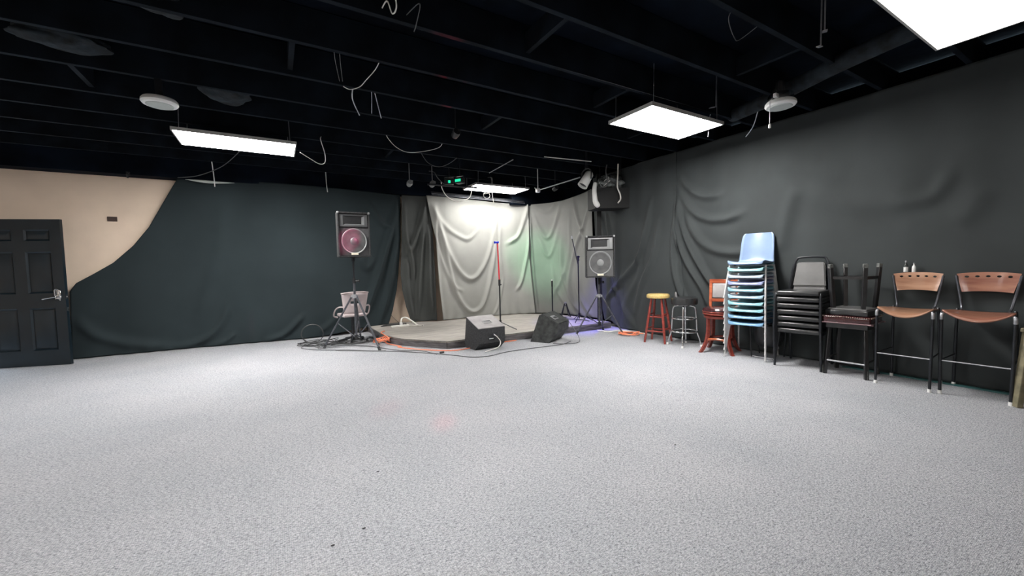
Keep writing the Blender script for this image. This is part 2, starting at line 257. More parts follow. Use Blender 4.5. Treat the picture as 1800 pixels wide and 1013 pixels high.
def thing(name, label, cat, loc=(0, 0, 0), rz=0.0, group=None):
    o = bpy.data.objects.new(name, None); C.objects.link(o); o.location = loc; o.rotation_euler = (0, 0, rz)
    o.empty_display_size = .1; o['label'] = label; o['category'] = cat
    if group: o['group'] = group
    return o

def tag(o, label, cat, group=None):
    o['label'] = label; o['category'] = cat
    if group: o['group'] = group
    return o

def struct(o): o['kind'] = 'structure'; return o

def dup(root, loc, rz, label, group=None):
    r = root.copy(); C.objects.link(r); r.location = loc; r.rotation_euler = (root.rotation_euler.x, root.rotation_euler.y, rz); r['label'] = label
    if group: r['group'] = group
    for ch in list(root.children):
        c = ch.copy(); C.objects.link(c); c.parent = r
        for g in list(ch.children):
            d = g.copy(); C.objects.link(d); d.parent = c
    return r

def B(*a, **k): return lambda bm: box(bm, *a, **k)
def T(pts, r, seg=8, n=6, closed=False, sp=True): return lambda bm: tube(bm, spline(pts, n, closed) if sp else pts, r, seg, closed)

# ---------------------------------------------------------------- room shell
floor = struct(obj('floor', B((0, 2.15, -0.05), (12.4, 12.9, 0.1)), MT['carpet']))
ceiling = struct(obj('ceiling', B((0, 2.15, 3.27), (12.4, 12.9, 0.1)), MT['black_paint']))
def wb(bm):
    box(bm, (-5.15, 8.30, 1.6), (1.7, 0.1, 3.2)); box(bm, (1.27, 8.30, 1.6), (9.26, 0.1, 3.2)); box(bm, (-3.83, 8.30, 2.64), (0.94, 0.1, 1.12))
struct(obj('wall_back', wb, MT['beige']))
struct(obj('wall_right', B((5.95, 2.15, 1.6), (0.1, 12.5, 3.2)), MT['black_paint']))
struct(obj('wall_left', B((-6.05, 2.15, 1.6), (0.1, 12.5, 3.2)), MT['beige']))
struct(obj('wall_front', B((0, -4.25, 1.6), (12.0, 0.1, 3.2)), MT['beige']))
struct(obj('trim_1', B((-0.05, 8.125, 2.955), (11.9, 0.25, 0.53)), MT['black_paint']))
struct(obj('trim_3', B((5.25, 7.95, 2.76), (1.3, 0.6, 0.36)), MT['black_paint']))          # black header board above the beige wall
struct(obj('trim_2', B((5.40, 0.4, 0.006), (0.05, 3.0, 0.012)), MT['teal_tape']))
y = 7.80; k = 0
first = None
while y > -4.1:
    if first is None:
        first = obj('joist', B((0, 0, 0), (11.9, 0.042, 0.27), bev=.002), MT['joist'], ceiling); j = first
    else:
        j = first.copy(); C.objects.link(j); j.parent = ceiling
    j.location = (0, y, 3.077); y -= 0.614
    k += 1
def blocking(x, yy, s=.56):
    o = obj('blocking', B((0, 0, 0), (.04, s, .16)), MT['joist'], ceiling); o.location = (x, yy, 3.06)
for x, yi in [(1.6, 2), (2.4, 5), (1.9, 8), (3.2, 7), (0.2, 6), (3.9, 9), (-1.4, 4), (2.7, 10), (4.4, 6)]:
    blocking(x, 7.80 - 0.614 * yi - 0.307)

def blob(bm, sx, sy, sz, seed, sub=3, amp=.25):
    r = bmesh.ops.create_icosphere(bm, subdivisions=sub, radius=1.0); rnd = random.Random(seed)
    ph = [rnd.uniform(0, 6.3) for _ in range(6)]
    for v in r['verts']:
        c = v.co; d = 1 + amp * (math.sin(3.1 * c.x + ph[0]) * math.sin(3.7 * c.y + ph[1]) + .5 * math.sin(7.3 * c.z + ph[2] + 4 * c.x) + .35 * math.sin(11 * c.y + ph[3] + 5 * c.x))
        v.co = Vector((c.x * d * sx, c.y * d * sy, c.z * d * sz))
for i, (x, yy, sx, sy, lb) in enumerate([(-0.60, 3.55, .17, .24, 'lump of dusty black insulation between joists above the round disc light'),
                               (-0.35, 5.15, .20, .22, 'sagging dusty insulation between joists behind the long left lamp'),
                               (-1.35, 4.55, .28, .13, 'dusty black insulation left of the round white disc'),]):
    o = obj('insulation_lump', lambda bm: blob(bm, sx, sy, .07, i, 4, .12), MT['dust']); o.location = (x, yy, 3.06); tag(o, lb, 'insulation')

# black duct that droops by the right disc light
obj_d = obj('flexible_duct', T([(4.95, 2.9, 3.0), (4.62, 2.25, 2.93), (4.42, 1.6, 2.95), (4.3, 0.8, 2.98)], 0.075, 16, 14), MT['dust'])
tag(obj_d, 'black flexible duct drooping from the ceiling above the right round light', 'duct')

# ---------------------------------------------------------------- drapes
PXY = np.array(PATH); seg_l = np.hypot(*np.diff(PXY, axis=0).T); CUM = np.concatenate([[0], np.cumsum(seg_l)])
def path(s):
    x = np.interp(s, CUM, PXY[:, 0]); yv = np.interp(s, CUM, PXY[:, 1]); return x, yv
def pathn(s, e=.25):
    x0, y0 = path(s - e); x1, y1 = path(s + e); dx, dy = x1 - x0, y1 - y0; L = np.hypot(dx, dy) + 1e-9
    return dy / L, -dx / L          # towards the room
def smoothpath(s):
    a = [path(s + k) for k in (-.2, -.1, 0, .1, .2)]
    return sum(q[0] for q in a) / 5, sum(q[1] for q in a) / 5
SPL = [(a, sg, np.array([tuple(p) for p in spline([(x, z, 0) for x, z in pts], 5)])[:, :2]) for a, sg, pts in FOLDS]
def disp(s, z):
    d = np.zeros_like(s)
    for a, sg, P in SPL:
        m = (s > P[:, 0].min() - sg * 6) & (s < P[:, 0].max() + sg * 6) & (z > P[:, 1].min() - sg * 6) & (z < P[:, 1].max() + sg * 6)
        if not m.any(): continue
        ss, zz = s[m], z[m]; best = np.full(ss.shape, 9.0); tt = np.zeros(ss.shape)
        n = len(P) - 1
        for i in range(n):
            ax, az = P[i]; bx, bz = P[i + 1]; ex, ez = bx - ax, bz - az; L2 = ex * ex + ez * ez + 1e-12
            t = np.clip(((ss - ax) * ex + (zz - az) * ez) / L2, 0, 1)
            q = np.hypot(ss - ax - t * ex, zz - az - t * ez); w = q < best
            best[w] = q[w]; tt[w] = (i + t[w]) / n
        tp = np.clip(np.minimum(tt / .22, (1 - tt) / .18), 0, 1); tp = tp * tp * (3 - 2 * tp); tp = .25 + .75 * tp
        d[m] += tp * a * (np.exp(-(best / sg) ** 2) - .35 * np.exp(-(best / (2.4 * sg)) ** 2))
    return d
def fr(pts, z):
    p = sorted(pts, key=lambda q: q[1]); return np.interp(z, [q[1] for q in p], [q[0] for q in p])
def drape(name, left, right, ztop, zbot, m, label, pleat=.006, off=0.0, step=.02, group=None, seed=0):
    rnd = np.random.RandomState(seed)
    sl0, sr0 = fr(left, 1.3), fr(right, 1.3)
    nu = max(8, int(abs(sr0 - sl0) / step)); nv = int(2.75 / step)
    u = np.linspace(0, 1, nu + 1)[None, :]; v = np.linspace(0, 1, nv + 1)[:, None]
    zt = np.interp(u, [q[0] for q in ztop], [q[1] for q in ztop]); zb = np.interp(u, [q[0] for q in zbot], [q[1] for q in zbot])
    z = zb + v * (zt - zb); L = fr(left, z); Rr = fr(right, z); s = L + u * (Rr - L)
    d = disp(s, z) + off
    f = [rnd.uniform(3, 17) for _ in range(6)]; ph = [rnd.uniform(0, 6) for _ in range(6)]
    for k in range(6): d += pleat * np.sin(f[k] * s + ph[k] + .5 * np.sin(1.7 * z + k)) * (.6 + .4 * np.sin(2 * z + ph[k])) / (1 + f[k] * .05)
    d += .012 * np.exp(-(z - zb) / .12) * np.sin(19 * s + 3 * np.sin(4 * s))       # restless hem
    x, yv = smoothpath(s); nx, ny = pathn(s)
    co = np.stack([x + nx * d, yv + ny * d, z], -1).reshape(-1, 3)
    W = nu + 1; idx = np.arange((nv) * W).reshape(nv, W)[:, :-1].ravel()
    faces = np.stack([idx, idx + 1, idx + W + 1, idx + W], -1)
    me = bpy.data.meshes.new(name); me.from_pydata(co.tolist(), [], faces.tolist()); me.update()
    me.polygons.foreach_set('use_smooth', [True] * len(me.polygons)); me.materials.append(m)
    o = bpy.data.objects.new(name, me); C.objects.link(o)
    so = o.modifiers.new('thickness', 'SOLIDIFY'); so.thickness = .003; so.offset = -1
    tag(o, label, 'curtain', group); return o
E_ = EDGE
Aleft = [(0.62, 0.0)] + E_['A_top'][:-1] + [(1.99, 2.76)]
drape('black_drape', Aleft, E_['A_right'] + [(5.42, 2.75)], [(0, 2.74), (1, 2.68)], [(0, .01), (.6, .01), (.72, .01), (.9, .10), (1, .118)], MT['blackcloth'],
      'dark smooth drape beside the door, its upper corner fallen off the beige wall', .006, .02, seed=1)
drape('black_drape', E_['B_left'], [(6.02, 2.7), (6.08, 1.8), (6.10, .9), (6.10, 0)], [(0, 2.67), (1, 2.68)], [(0, .118), (1, .118)], MT['pleatcloth'],
      'narrow pleated black drape between the beige gap and the grey backdrop', .02, .05, seed=2)
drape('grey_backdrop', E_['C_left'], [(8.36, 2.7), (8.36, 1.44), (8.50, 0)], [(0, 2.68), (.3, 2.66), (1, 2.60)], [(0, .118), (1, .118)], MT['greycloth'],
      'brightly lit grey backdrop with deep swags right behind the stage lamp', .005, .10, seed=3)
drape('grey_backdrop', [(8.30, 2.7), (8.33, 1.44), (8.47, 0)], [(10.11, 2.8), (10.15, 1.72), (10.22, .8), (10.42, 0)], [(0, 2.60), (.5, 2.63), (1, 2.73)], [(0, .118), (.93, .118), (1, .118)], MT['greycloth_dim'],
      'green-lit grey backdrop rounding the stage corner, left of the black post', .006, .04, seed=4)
drape('black_drape', E_['E_left'], [(12.20, 2.95), (12.20, 1.76), (12.45, 0)], [(0, 2.93), (1, 2.93)], [(0, .118), (.12, .10), (.2, .01), (1, .01)], MT['midcloth'],
      'charcoal drape between the right tripod speaker and the yellow-topped stool', .012, .03, seed=5)
drape('black_drape', [(12.12, 2.95), (12.12, 1.76), (12.40, 0)], [(19.2, 2.95), (19.2, 0)], [(0, 2.93), (1, 2.93)], [(0, .01), (1, .01)], MT['midcloth'],
      'long charcoal drape along the wall behind the row of stools and chairs', .006, .0, step=.024, seed=6)

# ---------------------------------------------------------------- stage
STG = [(1.50, 8.20), (1.50, 6.70), (1.66, 6.20), (2.14, 5.54), (5.42, 5.50), (5.46, 5.9), (5.50, 6.6), (5.35, 7.2), (4.9, 7.7), (4.3, 7.84), (2.8, 7.8), (2.2, 8.2)]
st = thing('stage_platform', 'low corner stage with worn dark boards and chamfered left corner', 'stage', (0, 0, 0))
obj('deck', lambda bm: prism(bm, STG, .092, .11), MT['stagetop'], st)
INS = [(1.53, 8.19), (1.53, 6.71), (1.685, 6.22), (2.155, 5.57), (5.40, 5.53), (5.44, 5.9), (5.48, 6.6), (5.33, 7.2), (4.9, 7.68), (4.3, 7.82), (2.8, 7.78), (2.2, 8.19)]
obj('platform_box', lambda bm: prism(bm, INS, .001, .092), MT['stageface'], st)
for a, b in [((1.50, 8.1), (1.50, 6.70)), ((1.50, 6.70), (1.66, 6.20)), ((1.66, 6.20), (2.14, 5.54)), ((2.14, 5.54), (5.42, 5.50))]:
    obj('edge_strip', lambda bm: beam(bm, (a[0], a[1], .1105), (b[0], b[1], .1105), .022, .006), MT['wornedge'], st)
    obj('fascia_board', lambda bm: beam(bm, (a[0] + .010, a[1] + .010, .048), (b[0] + .010, b[1] + .010, .048), .018, .085), MT['stageface'], st)

# ---------------------------------------------------------------- door
dr = bpy.data.objects.new('door_1', None); C.objects.link(dr); dr['kind'] = 'structure'
a = Vector((-2.45, 7.76, 0)); e = Vector((-.9487, .3162, 0)); W_ = .92; H_ = 1.97
dr.matrix_world = Matrix.Translation(a) @ Matrix.Rotation(math.atan2(e.y, e.x), 4, 'Z')   # local x runs from free edge to hinge, local +y faces the camera side
def door_leaf(bm):
    box(bm, (W_ / 2, 0, H_ / 2 + .004), (W_, .012, H_))
    xs = [0, .122, .405, .537, .80, .92]; zs = [.004, .212, .785, .983, 1.541, 1.686, 1.836, 1.974]
    for s in (1, -1):
        for i in range(5):
            for k in range(7):
                x0, x1, z0, z1 = xs[i], xs[i + 1], zs[k], zs[k + 1]
                if i in (1, 3) and k in (1, 3, 5):
                    rings = []
                    for ins, y_ in ((0, .021), (.019, .006), (.028, .006), (.055, .0185)):
                        rings.append([bm.verts.new((x, s * y_, z)) for x, z in ((x0 + ins, z0 + ins), (x1 - ins, z0 + ins), (x1 - ins, z1 - ins), (x0 + ins, z1 - ins))])
                    for A_, B_ in zip(rings, rings[1:]):
                        for q in range(4): bm.faces.new((A_[q], A_[(q + 1) % 4], B_[(q + 1) % 4], B_[q]))
                    bm.faces.new(rings[-1])
                else:
                    box(bm, ((x0 + x1) / 2, s * .0135, (z0 + z1) / 2), (x1 - x0, .015, z1 - z0))
obj('door_leaf', door_leaf, MT['door'], dr, 30)
def lever(s):
    def f(bm):
        lathe(bm, [(.0, 0), (.033, 0), (.033, .006), (.026, .012), (0, .012)], 20, Matrix.Translation((.075, s * .021, .93)) @ Matrix.Rotation(-s * math.pi / 2, 4, 'X'))
        tube(bm, spline([(.075, s * .03, .93), (.075, s * .07, .93), (.10, s * .075, .928), (.22, s * .072, .905)], 5), .010, 8)
        tube(bm, [(.075, s * .028, .93), (.075, s * .045, .93)], .018, 12)
    return f
obj('door_handle', lever(1), MT['chrome'], dr); obj('door_handle', lever(-1), MT['chrome'], dr)
obj('handle_plate', lambda bm: (box(bm, (.075, .0225, .965), (.05, .004, .12), bev=.0015), tube(bm, spline([(.10, .03, .90), (.10, .045, 1.02), (.055, .045, 1.02), (.055, .03, .88)], 6), .006, 8)), MT['chrome'], dr)
obj('latch_plate', lambda bm: (box(bm, (-.001, 0, .93), (.003, .024, .06)), box(bm, (-.006, 0, .93), (.014, .012, .016)), box(bm, (-.001, 0, .76), (.003, .024, .05))), MT['chrome'], dr)
for z in (.2, 1.0, 1.78): obj('hinge', B((.925, .012, z), (.02, .02, .09)), MT['steel'], dr)

# small things on the beige wall
o = obj('wall_plate', lambda bm: (box(bm, (0, 0, 0), (.11, .012, .07), bev=.002), box(bm, (0, -.01, 0), (.05, .012, .03))), mat('dark_brown_plate', (.05, .03, .025), .5)); o.location = (-2.06, 8.243, 2.05)
tag(o, 'small dark brown outlet plate on the bare beige wall', 'plate')
o = obj('wall_clip', lambda bm: (box(bm, (0, 0, 0), (.04, .02, .05)), tube(bm, spline([(0, -.01, 0), (.0, -.05, -.02), (0, -.03, -.07)], 5), .012, 8)), MT['blackplastic']); o.location = (-1.79, 7.99, 2.70)
tag(o, 'little black clip hanging at the top edge of the beige wall', 'clip')
o = obj('hanging_rod', T([(-.765, 7.80, 2.95), (-.76, 7.91, 2.74), (-.757, 7.93, 2.58)], .007, 8), MT['whiteplastic']); tag(o, 'short white rod hanging over the fallen drape corner', 'rod')
o = obj('hanging_rod', T([(.855, 7.80, 2.95), (.861, 7.82, 2.76), (.873, 7.82, 2.60)], .008, 8), MT['greyplastic']); tag(o, 'short grey rod hanging against the dark drape right of the long lamp', 'rod')
o = obj('sagging_cord', T([(-1.22, 7.98, 2.69), (-.95, 7.85, 2.72), (-.6, 7.4, 2.80), (-.35, 7.0, 2.95)], .006, 6), MT['greycable']); tag(o, 'thin pale cord sagging from the beige wall corner to a joist', 'cord')

def sliver(bm):
    P_ = spline([(-1.13, 7.99, 2.675), (-.95, 7.97, 2.66), (-.75, 7.97, 2.655), (-.5, 7.99, 2.672)], 6)
    w_ = [max(.003, .022 * math.sin(math.pi * i / (len(P_) - 1))) for i in range(len(P_))]
    tube(bm, P_, w_, 6)
o = obj('torn_strip', sliver, MT['greyplastic']); tag(o, 'thin pale torn strip sagging over the top of the dark left drape', 'strip')

# ---------------------------------------------------------------- light panels (2x4 ft troffers)
def panel(cx, cy, label, k=1.0, z=2.78):
    t = thing('ceiling_panel_light', label, 'light', (cx, cy, z), 0, 'glowing rectangular panel lights')
    def fr_(bm):
        for s in (-1, 1):
            box(bm, (s * .602, 0, .018), (.014, .61, .036)); box(bm, (0, s * .298, .018), (1.19, .014, .036))
        box(bm, (0, 0, .034), (1.19, .59, .004))
    obj('frame', fr_, MT['frame'], t)
    obj('diffuser', B((0, 0, .004), (1.188, .580, .006)), emis('fluorescent_diffuser', (1.0, 0.965, 0.93), PANEL_E * k), t)
    for x, yv in [(-.54, -.26), (.54, -.26), (-.54, .26), (.54, .26)]:
        obj('suspension_wire', T([(x, yv, .034), (x * .98, yv, .443)], .0035, 5, sp=False), MT['steel'], t)
    return t
panel(3.83, .72, 'very bright panel light cut off at the top right corner', .15)
panel(3.92, 3.06, 'bright panel light hanging left of the round light with the pull chain', 1.6)
panel(-.30, 6.00, 'long narrow-looking bright panel light above the dark left drape', 1.75)
panel(3.97, 7.22, 'panel light hanging right in front of the grey stage backdrop', .78)
panel(-3.9, 3.6, 'panel light hanging beyond the left frame edge', .6)
panel(.30, 1.65, 'panel light hanging right over the viewpoint', .8)  # unseen lamp, added to brighten the middle of the floor
panel(-2.2, -1.8, 'panel light hanging behind the viewpoint')

# round lights
def disc(name, loc, label, extra=False, tilt=(0, 0, 0)):
    t = thing(name, label, 'light', loc); t.rotation_euler = tilt
    obj('rim', lambda bm: lathe(bm, [(0, .05), (.120, .05), (.131, .035), (.133, .015), (.122, .0), (.100, -.004), (0, -.004)], 40), MT['whiteplastic'], t)
    obj('lens', lambda bm: lathe(bm, [(.100, -.004), (.096, -.010), (0, -.012)], 40), MT['greyplastic'], t)
    return t
d1 = disc('round_ceiling_light', (-.815, 4.74, 2.72), 'unlit white round ceiling disc left of the long panel light')
obj('bracket', B((0, 0, .14), (.05, .05, .19)), MT['blackmetal'], d1)
d2 = disc('round_ceiling_light', (4.32, 2.06, 2.70), 'unlit white round light with a pull chain near the right drape')
obj('housing', lambda bm: lathe(bm, [(.105, .05), (.11, .09), (.10, .12), (.05, .13), (.04, .24)], 32), MT['chrome'], d2)
obj('clip', B((-.13, -.02, .075), (.05, .03, .04), bev=.004), MT['whiteplastic'], d2)
obj('pull_chain', T([(-.155, .02, .03), (-.155, .02, -.17)], .003, 6, sp=False), MT['steel'], d2)
obj('chain_bob', lambda bm: lathe(bm, [(0, -.225), (.010, -.22), (.011, -.195), (.006, -.18), (0, -.175)], 12, Matrix.Translation((-.155, .02, 0))), MT['whiteplastic'], d2)

# ---------------------------------------------------------------- PA speakers on tripods
def pa_speaker(loc, rz, label, tiltx=0.0, grille='grille', horn='greytrim', sc_=(1, 1, 1)):
    t = thing('loudspeaker', label, 'speaker', loc, rz); t.rotation_euler = (tiltx, 0, rz); t.scale = sc_
    w, h, d = .25, .70, .20
    def cab(bm):
        poly = [(-w, -.02), (w, -.02), (w, .16), (w - .10, .42), (-w + .10, .42), (-w, .16)]
        prism(bm, poly, 0, h)
        for s in (-1, 1): box(bm, (s * (w - .009), -.035, h / 2), (.018, .04, h))
        box(bm, (0, -.035, .010), (2 * w, .04, .020)); box(bm, (0, -.035, h - .010), (2 * w, .04, .020))
    obj('cabinet', cab, MT['speakercarpet'], t)
    gb = obj('baffle', B((0, -.024, .235), (2 * w - .04, .006, .43)), MT[grille], t)
    def hornf(bm):   # flared rectangular waveguide
        z0, z1 = .475, .665; ox, ix = .215, .04
        o4 = [(-ox, z0), (ox, z0), (ox, z1), (-ox, z1)]; m4 = [(-.165, z0 + .022), (.165, z0 + .022), (.165, z1 - .022), (-.165, z1 - .022)]; i4 = [(-.03, .555), (.03, .555), (.03, .59), (-.03, .59)]
        R0 = [bm.verts.new((x, -.034, z)) for x, z in o4]; R1 = [bm.verts.new((x, -.040, z)) for x, z in m4]
        R2 = [bm.verts.new((x * .75, -.0215, .5725 + (z - .5725) * .75)) for x, z in m4]; pass
        for P_, Q_ in ((R0, R1),):
            for i in range(4): bm.faces.new((P_[i], P_[(i + 1) % 4], Q_[(i + 1) % 4], Q_[i]))
        for i in (0, 1): bm.faces.new((R1[i], R1[i + 1], R2[i + 1], R2[i]))  # shading painted in: lower and right walls pale, upper and left black
    def mouth(bm):
        z0, z1 = .475, .665
        m4 = [(-.165, z0 + .022), (.165, z0 + .022), (.165, z1 - .022), (-.165, z1 - .022)]; i4 = [(-.03, .555), (.03, .555), (.03, .59), (-.03, .59)]
        R1 = [bm.verts.new((x, -.040, z)) for x, z in m4]
        R2 = [bm.verts.new((x * .75, -.0215, .5725 + (z - .5725) * .75)) for x, z in m4]; R3 = [bm.verts.new((x, -.0205, z)) for x, z in i4]
        for i in (2, 3): bm.faces.new((R1[i], R1[(i + 1) % 4], R2[(i + 1) % 4], R2[i]))
        for i in range(4): bm.faces.new((R2[i], R2[(i + 1) % 4], R3[(i + 1) % 4], R3[i]))
        bm.faces.new(R3)
    # open the cabinet front behind the horn with a recess liner
    hn = obj('horn', lambda bm: hornf(bm), MT[horn], t, 25)
    obj('horn_mouth', lambda bm: mouth(bm), MT['blackplastic'], hn, 25)
    my = Matrix.Translation((0, -.028, .245)) @ Matrix.Rotation(math.pi / 2, 4, 'X')
    wf = obj('woofer', lambda bm: lathe(bm, [(.196, 0), (.200, .006), (.192, .011), (.184, .006), (.176, -.0005)], 48, my), MT['greytrim'], t)
    obj('cone', lambda bm: lathe(bm, [(.178, .0015), (.165, .005), (.155, .0015), (.10, .0025), (.065, .004)], 48, my), MT['cone'], wf)
    obj('dust_cap', lambda bm: lathe(bm, [(.062, .003), (.055, .012), (.035, .020), (0, .024)], 32, my), MT[horn], wf)
    obj('badge', B((0, -.046, .045), (.11, .006, .030), bev=.002), MT['badge'], t)
    for x in (-1, 1):
        for z in (.0, h):
            obj('corner_cap', B((x * (w - .012), -.045, abs(z - .012)), (.034, .030, .034), bev=.008, seg=2), MT['greytrim' if z else 'blackplastic'], t)
    obj('pole_socket', lambda bm: lathe(bm, [(0, -.004), (.05, -.004), (.05, -.012), (.028, -.016), (.028, -.07), (0, -.07)], 20, Matrix.Translation((0, .17, 0))), MT['blackmetal'], t)
    return t

def tripod_stand(loc, top, apex, angs, rad, label, rz=0, tubem='standmetal', gap=0.0):
    t = thing('speaker_stand', label, 'stand', loc, rz); m = MT[tubem]
    obj('pole', T([(0, 0, .16), (0, 0, apex + .25)], .0175, 12, sp=False), m, t)
    obj('inner_pole', T([(0, 0, apex + .2), (0, 0, top - .012)], .014, 12, sp=False), MT['blackmetal'], t)
    obj('collar', lambda bm: (tube(bm, [(0, 0, apex - .03), (0, 0, apex + .03)], .034, 12), [beam(bm, (0, 0, apex), (.055 * math.cos(a), .055 * math.sin(a), apex), .03, .035) for a in angs]), MT['steel'], t)
    obj('knob', lambda bm: (tube(bm, [(0, 0, apex + .20), (0, 0, apex + .27)], .026, 12), tube(bm, [(.02, -.01, apex + .235), (.06, -.03, apex + .235)], .012, 8), tube(bm, [(.055, -.028, apex + .235), (.075, -.038, apex + .235)], .022, 10)), MT['blackplastic'], t)
    obj('lower_collar', T([(0, 0, .14), (0, 0, .20)], .026, 12, sp=False), MT['blackplastic'], t)
    for a in angs:
        ca, sa = math.cos(a), math.sin(a)
        lg = obj('leg', T([(.045 * ca, .045 * sa, apex), (rad * ca, rad * sa, .02)], .0145, 10, sp=False), m, t)
        obj('rubber_foot', T([((rad - .022) * ca, (rad - .022) * sa, .052), ((rad + .002) * ca, (rad + .002) * sa, .0)], .020, 10, sp=False), MT['blackplastic'], lg)
        k = .52
        obj('brace', T([(.02 * ca, .02 * sa, .17), (((.045 + (rad - .045) * k)) * ca, (.045 + (rad - .045) * k) * sa, apex + (.02 - apex) * k)], .008, 8, sp=False), m, t)
    return t
def ang(c, p): return math.atan2(p[1] - c[1], p[0] - c[0])
cL = (1.04, 6.50)
tripod_stand((*cL, 0), 1.385, .80, [ang(cL, (.65, 6.72)), ang(cL, (1.31, 6.02)), ang(cL, (1.18, 6.95))], .50, 'dark tripod stand with splayed legs beside the stage left corner')
pa_speaker((cL[0] + .17 * math.sin(R(-1)), cL[1] - .17 * math.cos(R(-1)), 1.40), R(-1), 'loudspeaker lit magenta, high on the left tripod by the dark drape', 0, 'darkgrille', 'horngrey', (.90, .95, .94))
cR = (4.84, 5.18)
tripod_stand((*cR, 0), .965, .66, [ang(cR, (4.52, 5.36)), ang(cR, (5.08, 4.80)), ang(cR, (5.15, 5.42))], .40, 'tripod stand with bluish light on its legs at the stage right end')
rzR = R(-36)
pa_speaker((cR[0] + .17 * math.sin(rzR), cR[1] - .17 * math.cos(rzR), .985), rzR, 'grey-fronted loudspeaker on the right tripod before the black post', sc_=(.95, 1, 1))

# black post at the seam of the drapes, with what hangs round it
o = obj('black_post', lambda bm: box(bm, (0, 0, 1.40), (.085, .06, 2.78), bev=.004), MT['darkdrop']); o.location = (5.30, 5.66, .11)
o.rotation_euler = (0, 0, R(-30)); tag(o, 'slim black post from stage to ceiling behind the right loudspeaker', 'post')

def hang_box():
    t = thing('hanging_speaker_box', 'big black box hanging from the ceiling by the corner, white on its left side', 'speaker', (5.23, 5.22, 2.20), R(-22))
    obj('cabinet', lambda bm: prism(bm, [(-.33, 0), (.34, -.04), (.34, .36), (-.24, .42), (-.34, .36)], 0, .36), MT['darkdrop'], t)
    obj('side_pad', lambda bm: tube(bm, spline([(-.33, -.012, .44), (-.35, -.02, .32), (-.345, -.02, .2), (-.33, -.02, .1), (-.27, -.02, .02)], 6), [.030, .034, .036, .036, .037, .038, .038, .038, .038, .04, .04, .04, .042, .042, .043, .043, .045, .046, .047, .048, .048, .046, .042, .036, .02][:25], 12), MT['whiteplastic'], t)
    def wrap(bm):
        blob(bm, .26, .20, .15, 5, 4, .22)
    w = obj('plastic_wrap', wrap, MT['plasticwrap'], t, 180); w.location = (.02, .16, .46)
    for p in [((-.22, -.02, .42), (-.14, -.05, .50)), ((-.19, -.04, .38), (-.08, -.06, .47))]:
        obj('white_strap', lambda bm: beam(bm, p[0], p[1], .018, .006), MT['whiteplastic'], t)
    for x in (-.18, .22): obj('hanger', T([(x, .16, .35), (x, .16, 1.025)], .008, 6, sp=False), MT['blackmetal'], t)
hang_box()
o = obj('hanging_cable', T([(5.24, 5.10, 2.95), (5.23, 5.10, 2.75), (5.22, 5.10, 2.55), (5.27, 5.09, 2.43), (5.27, 5.08, 2.34), (5.20, 5.07, 2.27)], .012, 8), MT['whitecable'])
tag(o, 'white cable dangling straight in front of the hanging black box', 'cable')
o = obj('hanging_cable', T([(5.02, 5.15, 2.92), (4.97, 5.12, 2.78), (4.99, 5.10, 2.66), (4.96, 5.10, 2.55), (4.87, 5.10, 2.52), (4.83, 5.12, 2.56)], .010, 8), MT['greycable'])
tag(o, 'pale cable looping at the left side of the hanging black box', 'cable')

def par_can():
    t = thing('stage_spotlight', 'white can-shaped stage spotlight tilted on the ceiling near the corner', 'spotlight', (4.62, 5.22, 2.66), 0)
    ax = Vector((-.55, .1, -.83)).normalized(); q = ax.to_track_quat('Z', 'Y').to_matrix().to_4x4()
    obj('can', lambda bm: lathe(bm, [(0, -.13), (.05, -.13), (.072, -.10), (.078, .02), (.085, .13), (.088, .15), (.080, .15), (.074, .10)], 28, q), MT['whiteplastic'], t)
    obj('lens', lambda bm: lathe(bm, [(.074, .11), (.05, .122), (0, .126)], 24, q), MT['blackplastic'], t)
    obj('rear_cap', lambda bm: lathe(bm, [(0, -.155), (.03, -.15), (.035, -.125), (0, -.125)], 16, q), MT['greytrim'], t)
    obj('yoke', T([(.0, -.11, -.02), (0, -.11, .12), (0, 0, .17), (0, .11, .12), (0, .11, -.02)], .010, 8, 4), MT['blackmetal'], t)
    obj('clamp', lambda bm: (tube(bm, [(0, 0, .16), (0, 0, .56)], .015, 8), box(bm, (0, 0, .20), (.05, .04, .05))), MT['blackmetal'], t)
par_can()

# lighting bar across the stage with small fixtures
o = obj('lighting_bar', T([(2.30, 6.60, 2.63), (3.20, 6.55, 2.635)], .017, 10, sp=False), MT['blackmetal'])
tag(o, 'black pipe under the joists that carries the green-glowing party lights', 'pipe')
o = obj('long_rod', T([(4.50, 6.45, 2.68), (4.50, 5.25, 2.68)], .011, 8, sp=False), MT['steel'])
tag(o, 'thin grey conduit running from the small white fixture to the spotlight', 'rod')
o = obj('small_fixture', lambda bm: (box(bm, (0, 0, 0), (.075, .07, .085), bev=.012, seg=2), tube(bm, [(0, 0, .04), (0, 0, .54)], .009, 8), tube(bm, [(-.03, -.02, .01), (-.11, -.05, .03)], .008, 6)), MT['whiteplastic']); o.location = (4.50, 6.50, 2.68)
tag(o, 'small white junction fixture right of the stage lamp', 'fixture')
def laser(loc, rz, label, wd):
    t = thing('party_light', label, 'light', loc, rz)
    obj('case', B((0, 0, 0), (.15, .12, .09), bev=.01), MT['blackplastic'], t)
    obj('lens', lambda bm: box(bm, (0, -.062, 0), (wd, .008, .045), bev=.003), MT['green_led'], t)
    obj('bracket', lambda bm: (beam(bm, (-.08, 0, .0), (-.08, 0, .08), .006, .03), beam(bm, (.08, 0, 0), (.08, 0, .08), .006, .03), beam(bm, (-.08, 0, .08), (.08, 0, .08), .03, .006), tube(bm, [(0, 0, .08), (0, .0, .52)], .010, 8)), MT['blackmetal'], t)
laser((2.70, 6.62, 2.70), R(-20), 'small party light showing a small green square lens', .04)
laser((2.86, 6.52, 2.72), R(-60), 'party light with a wide green lens touching the stage lamp glow', .12)
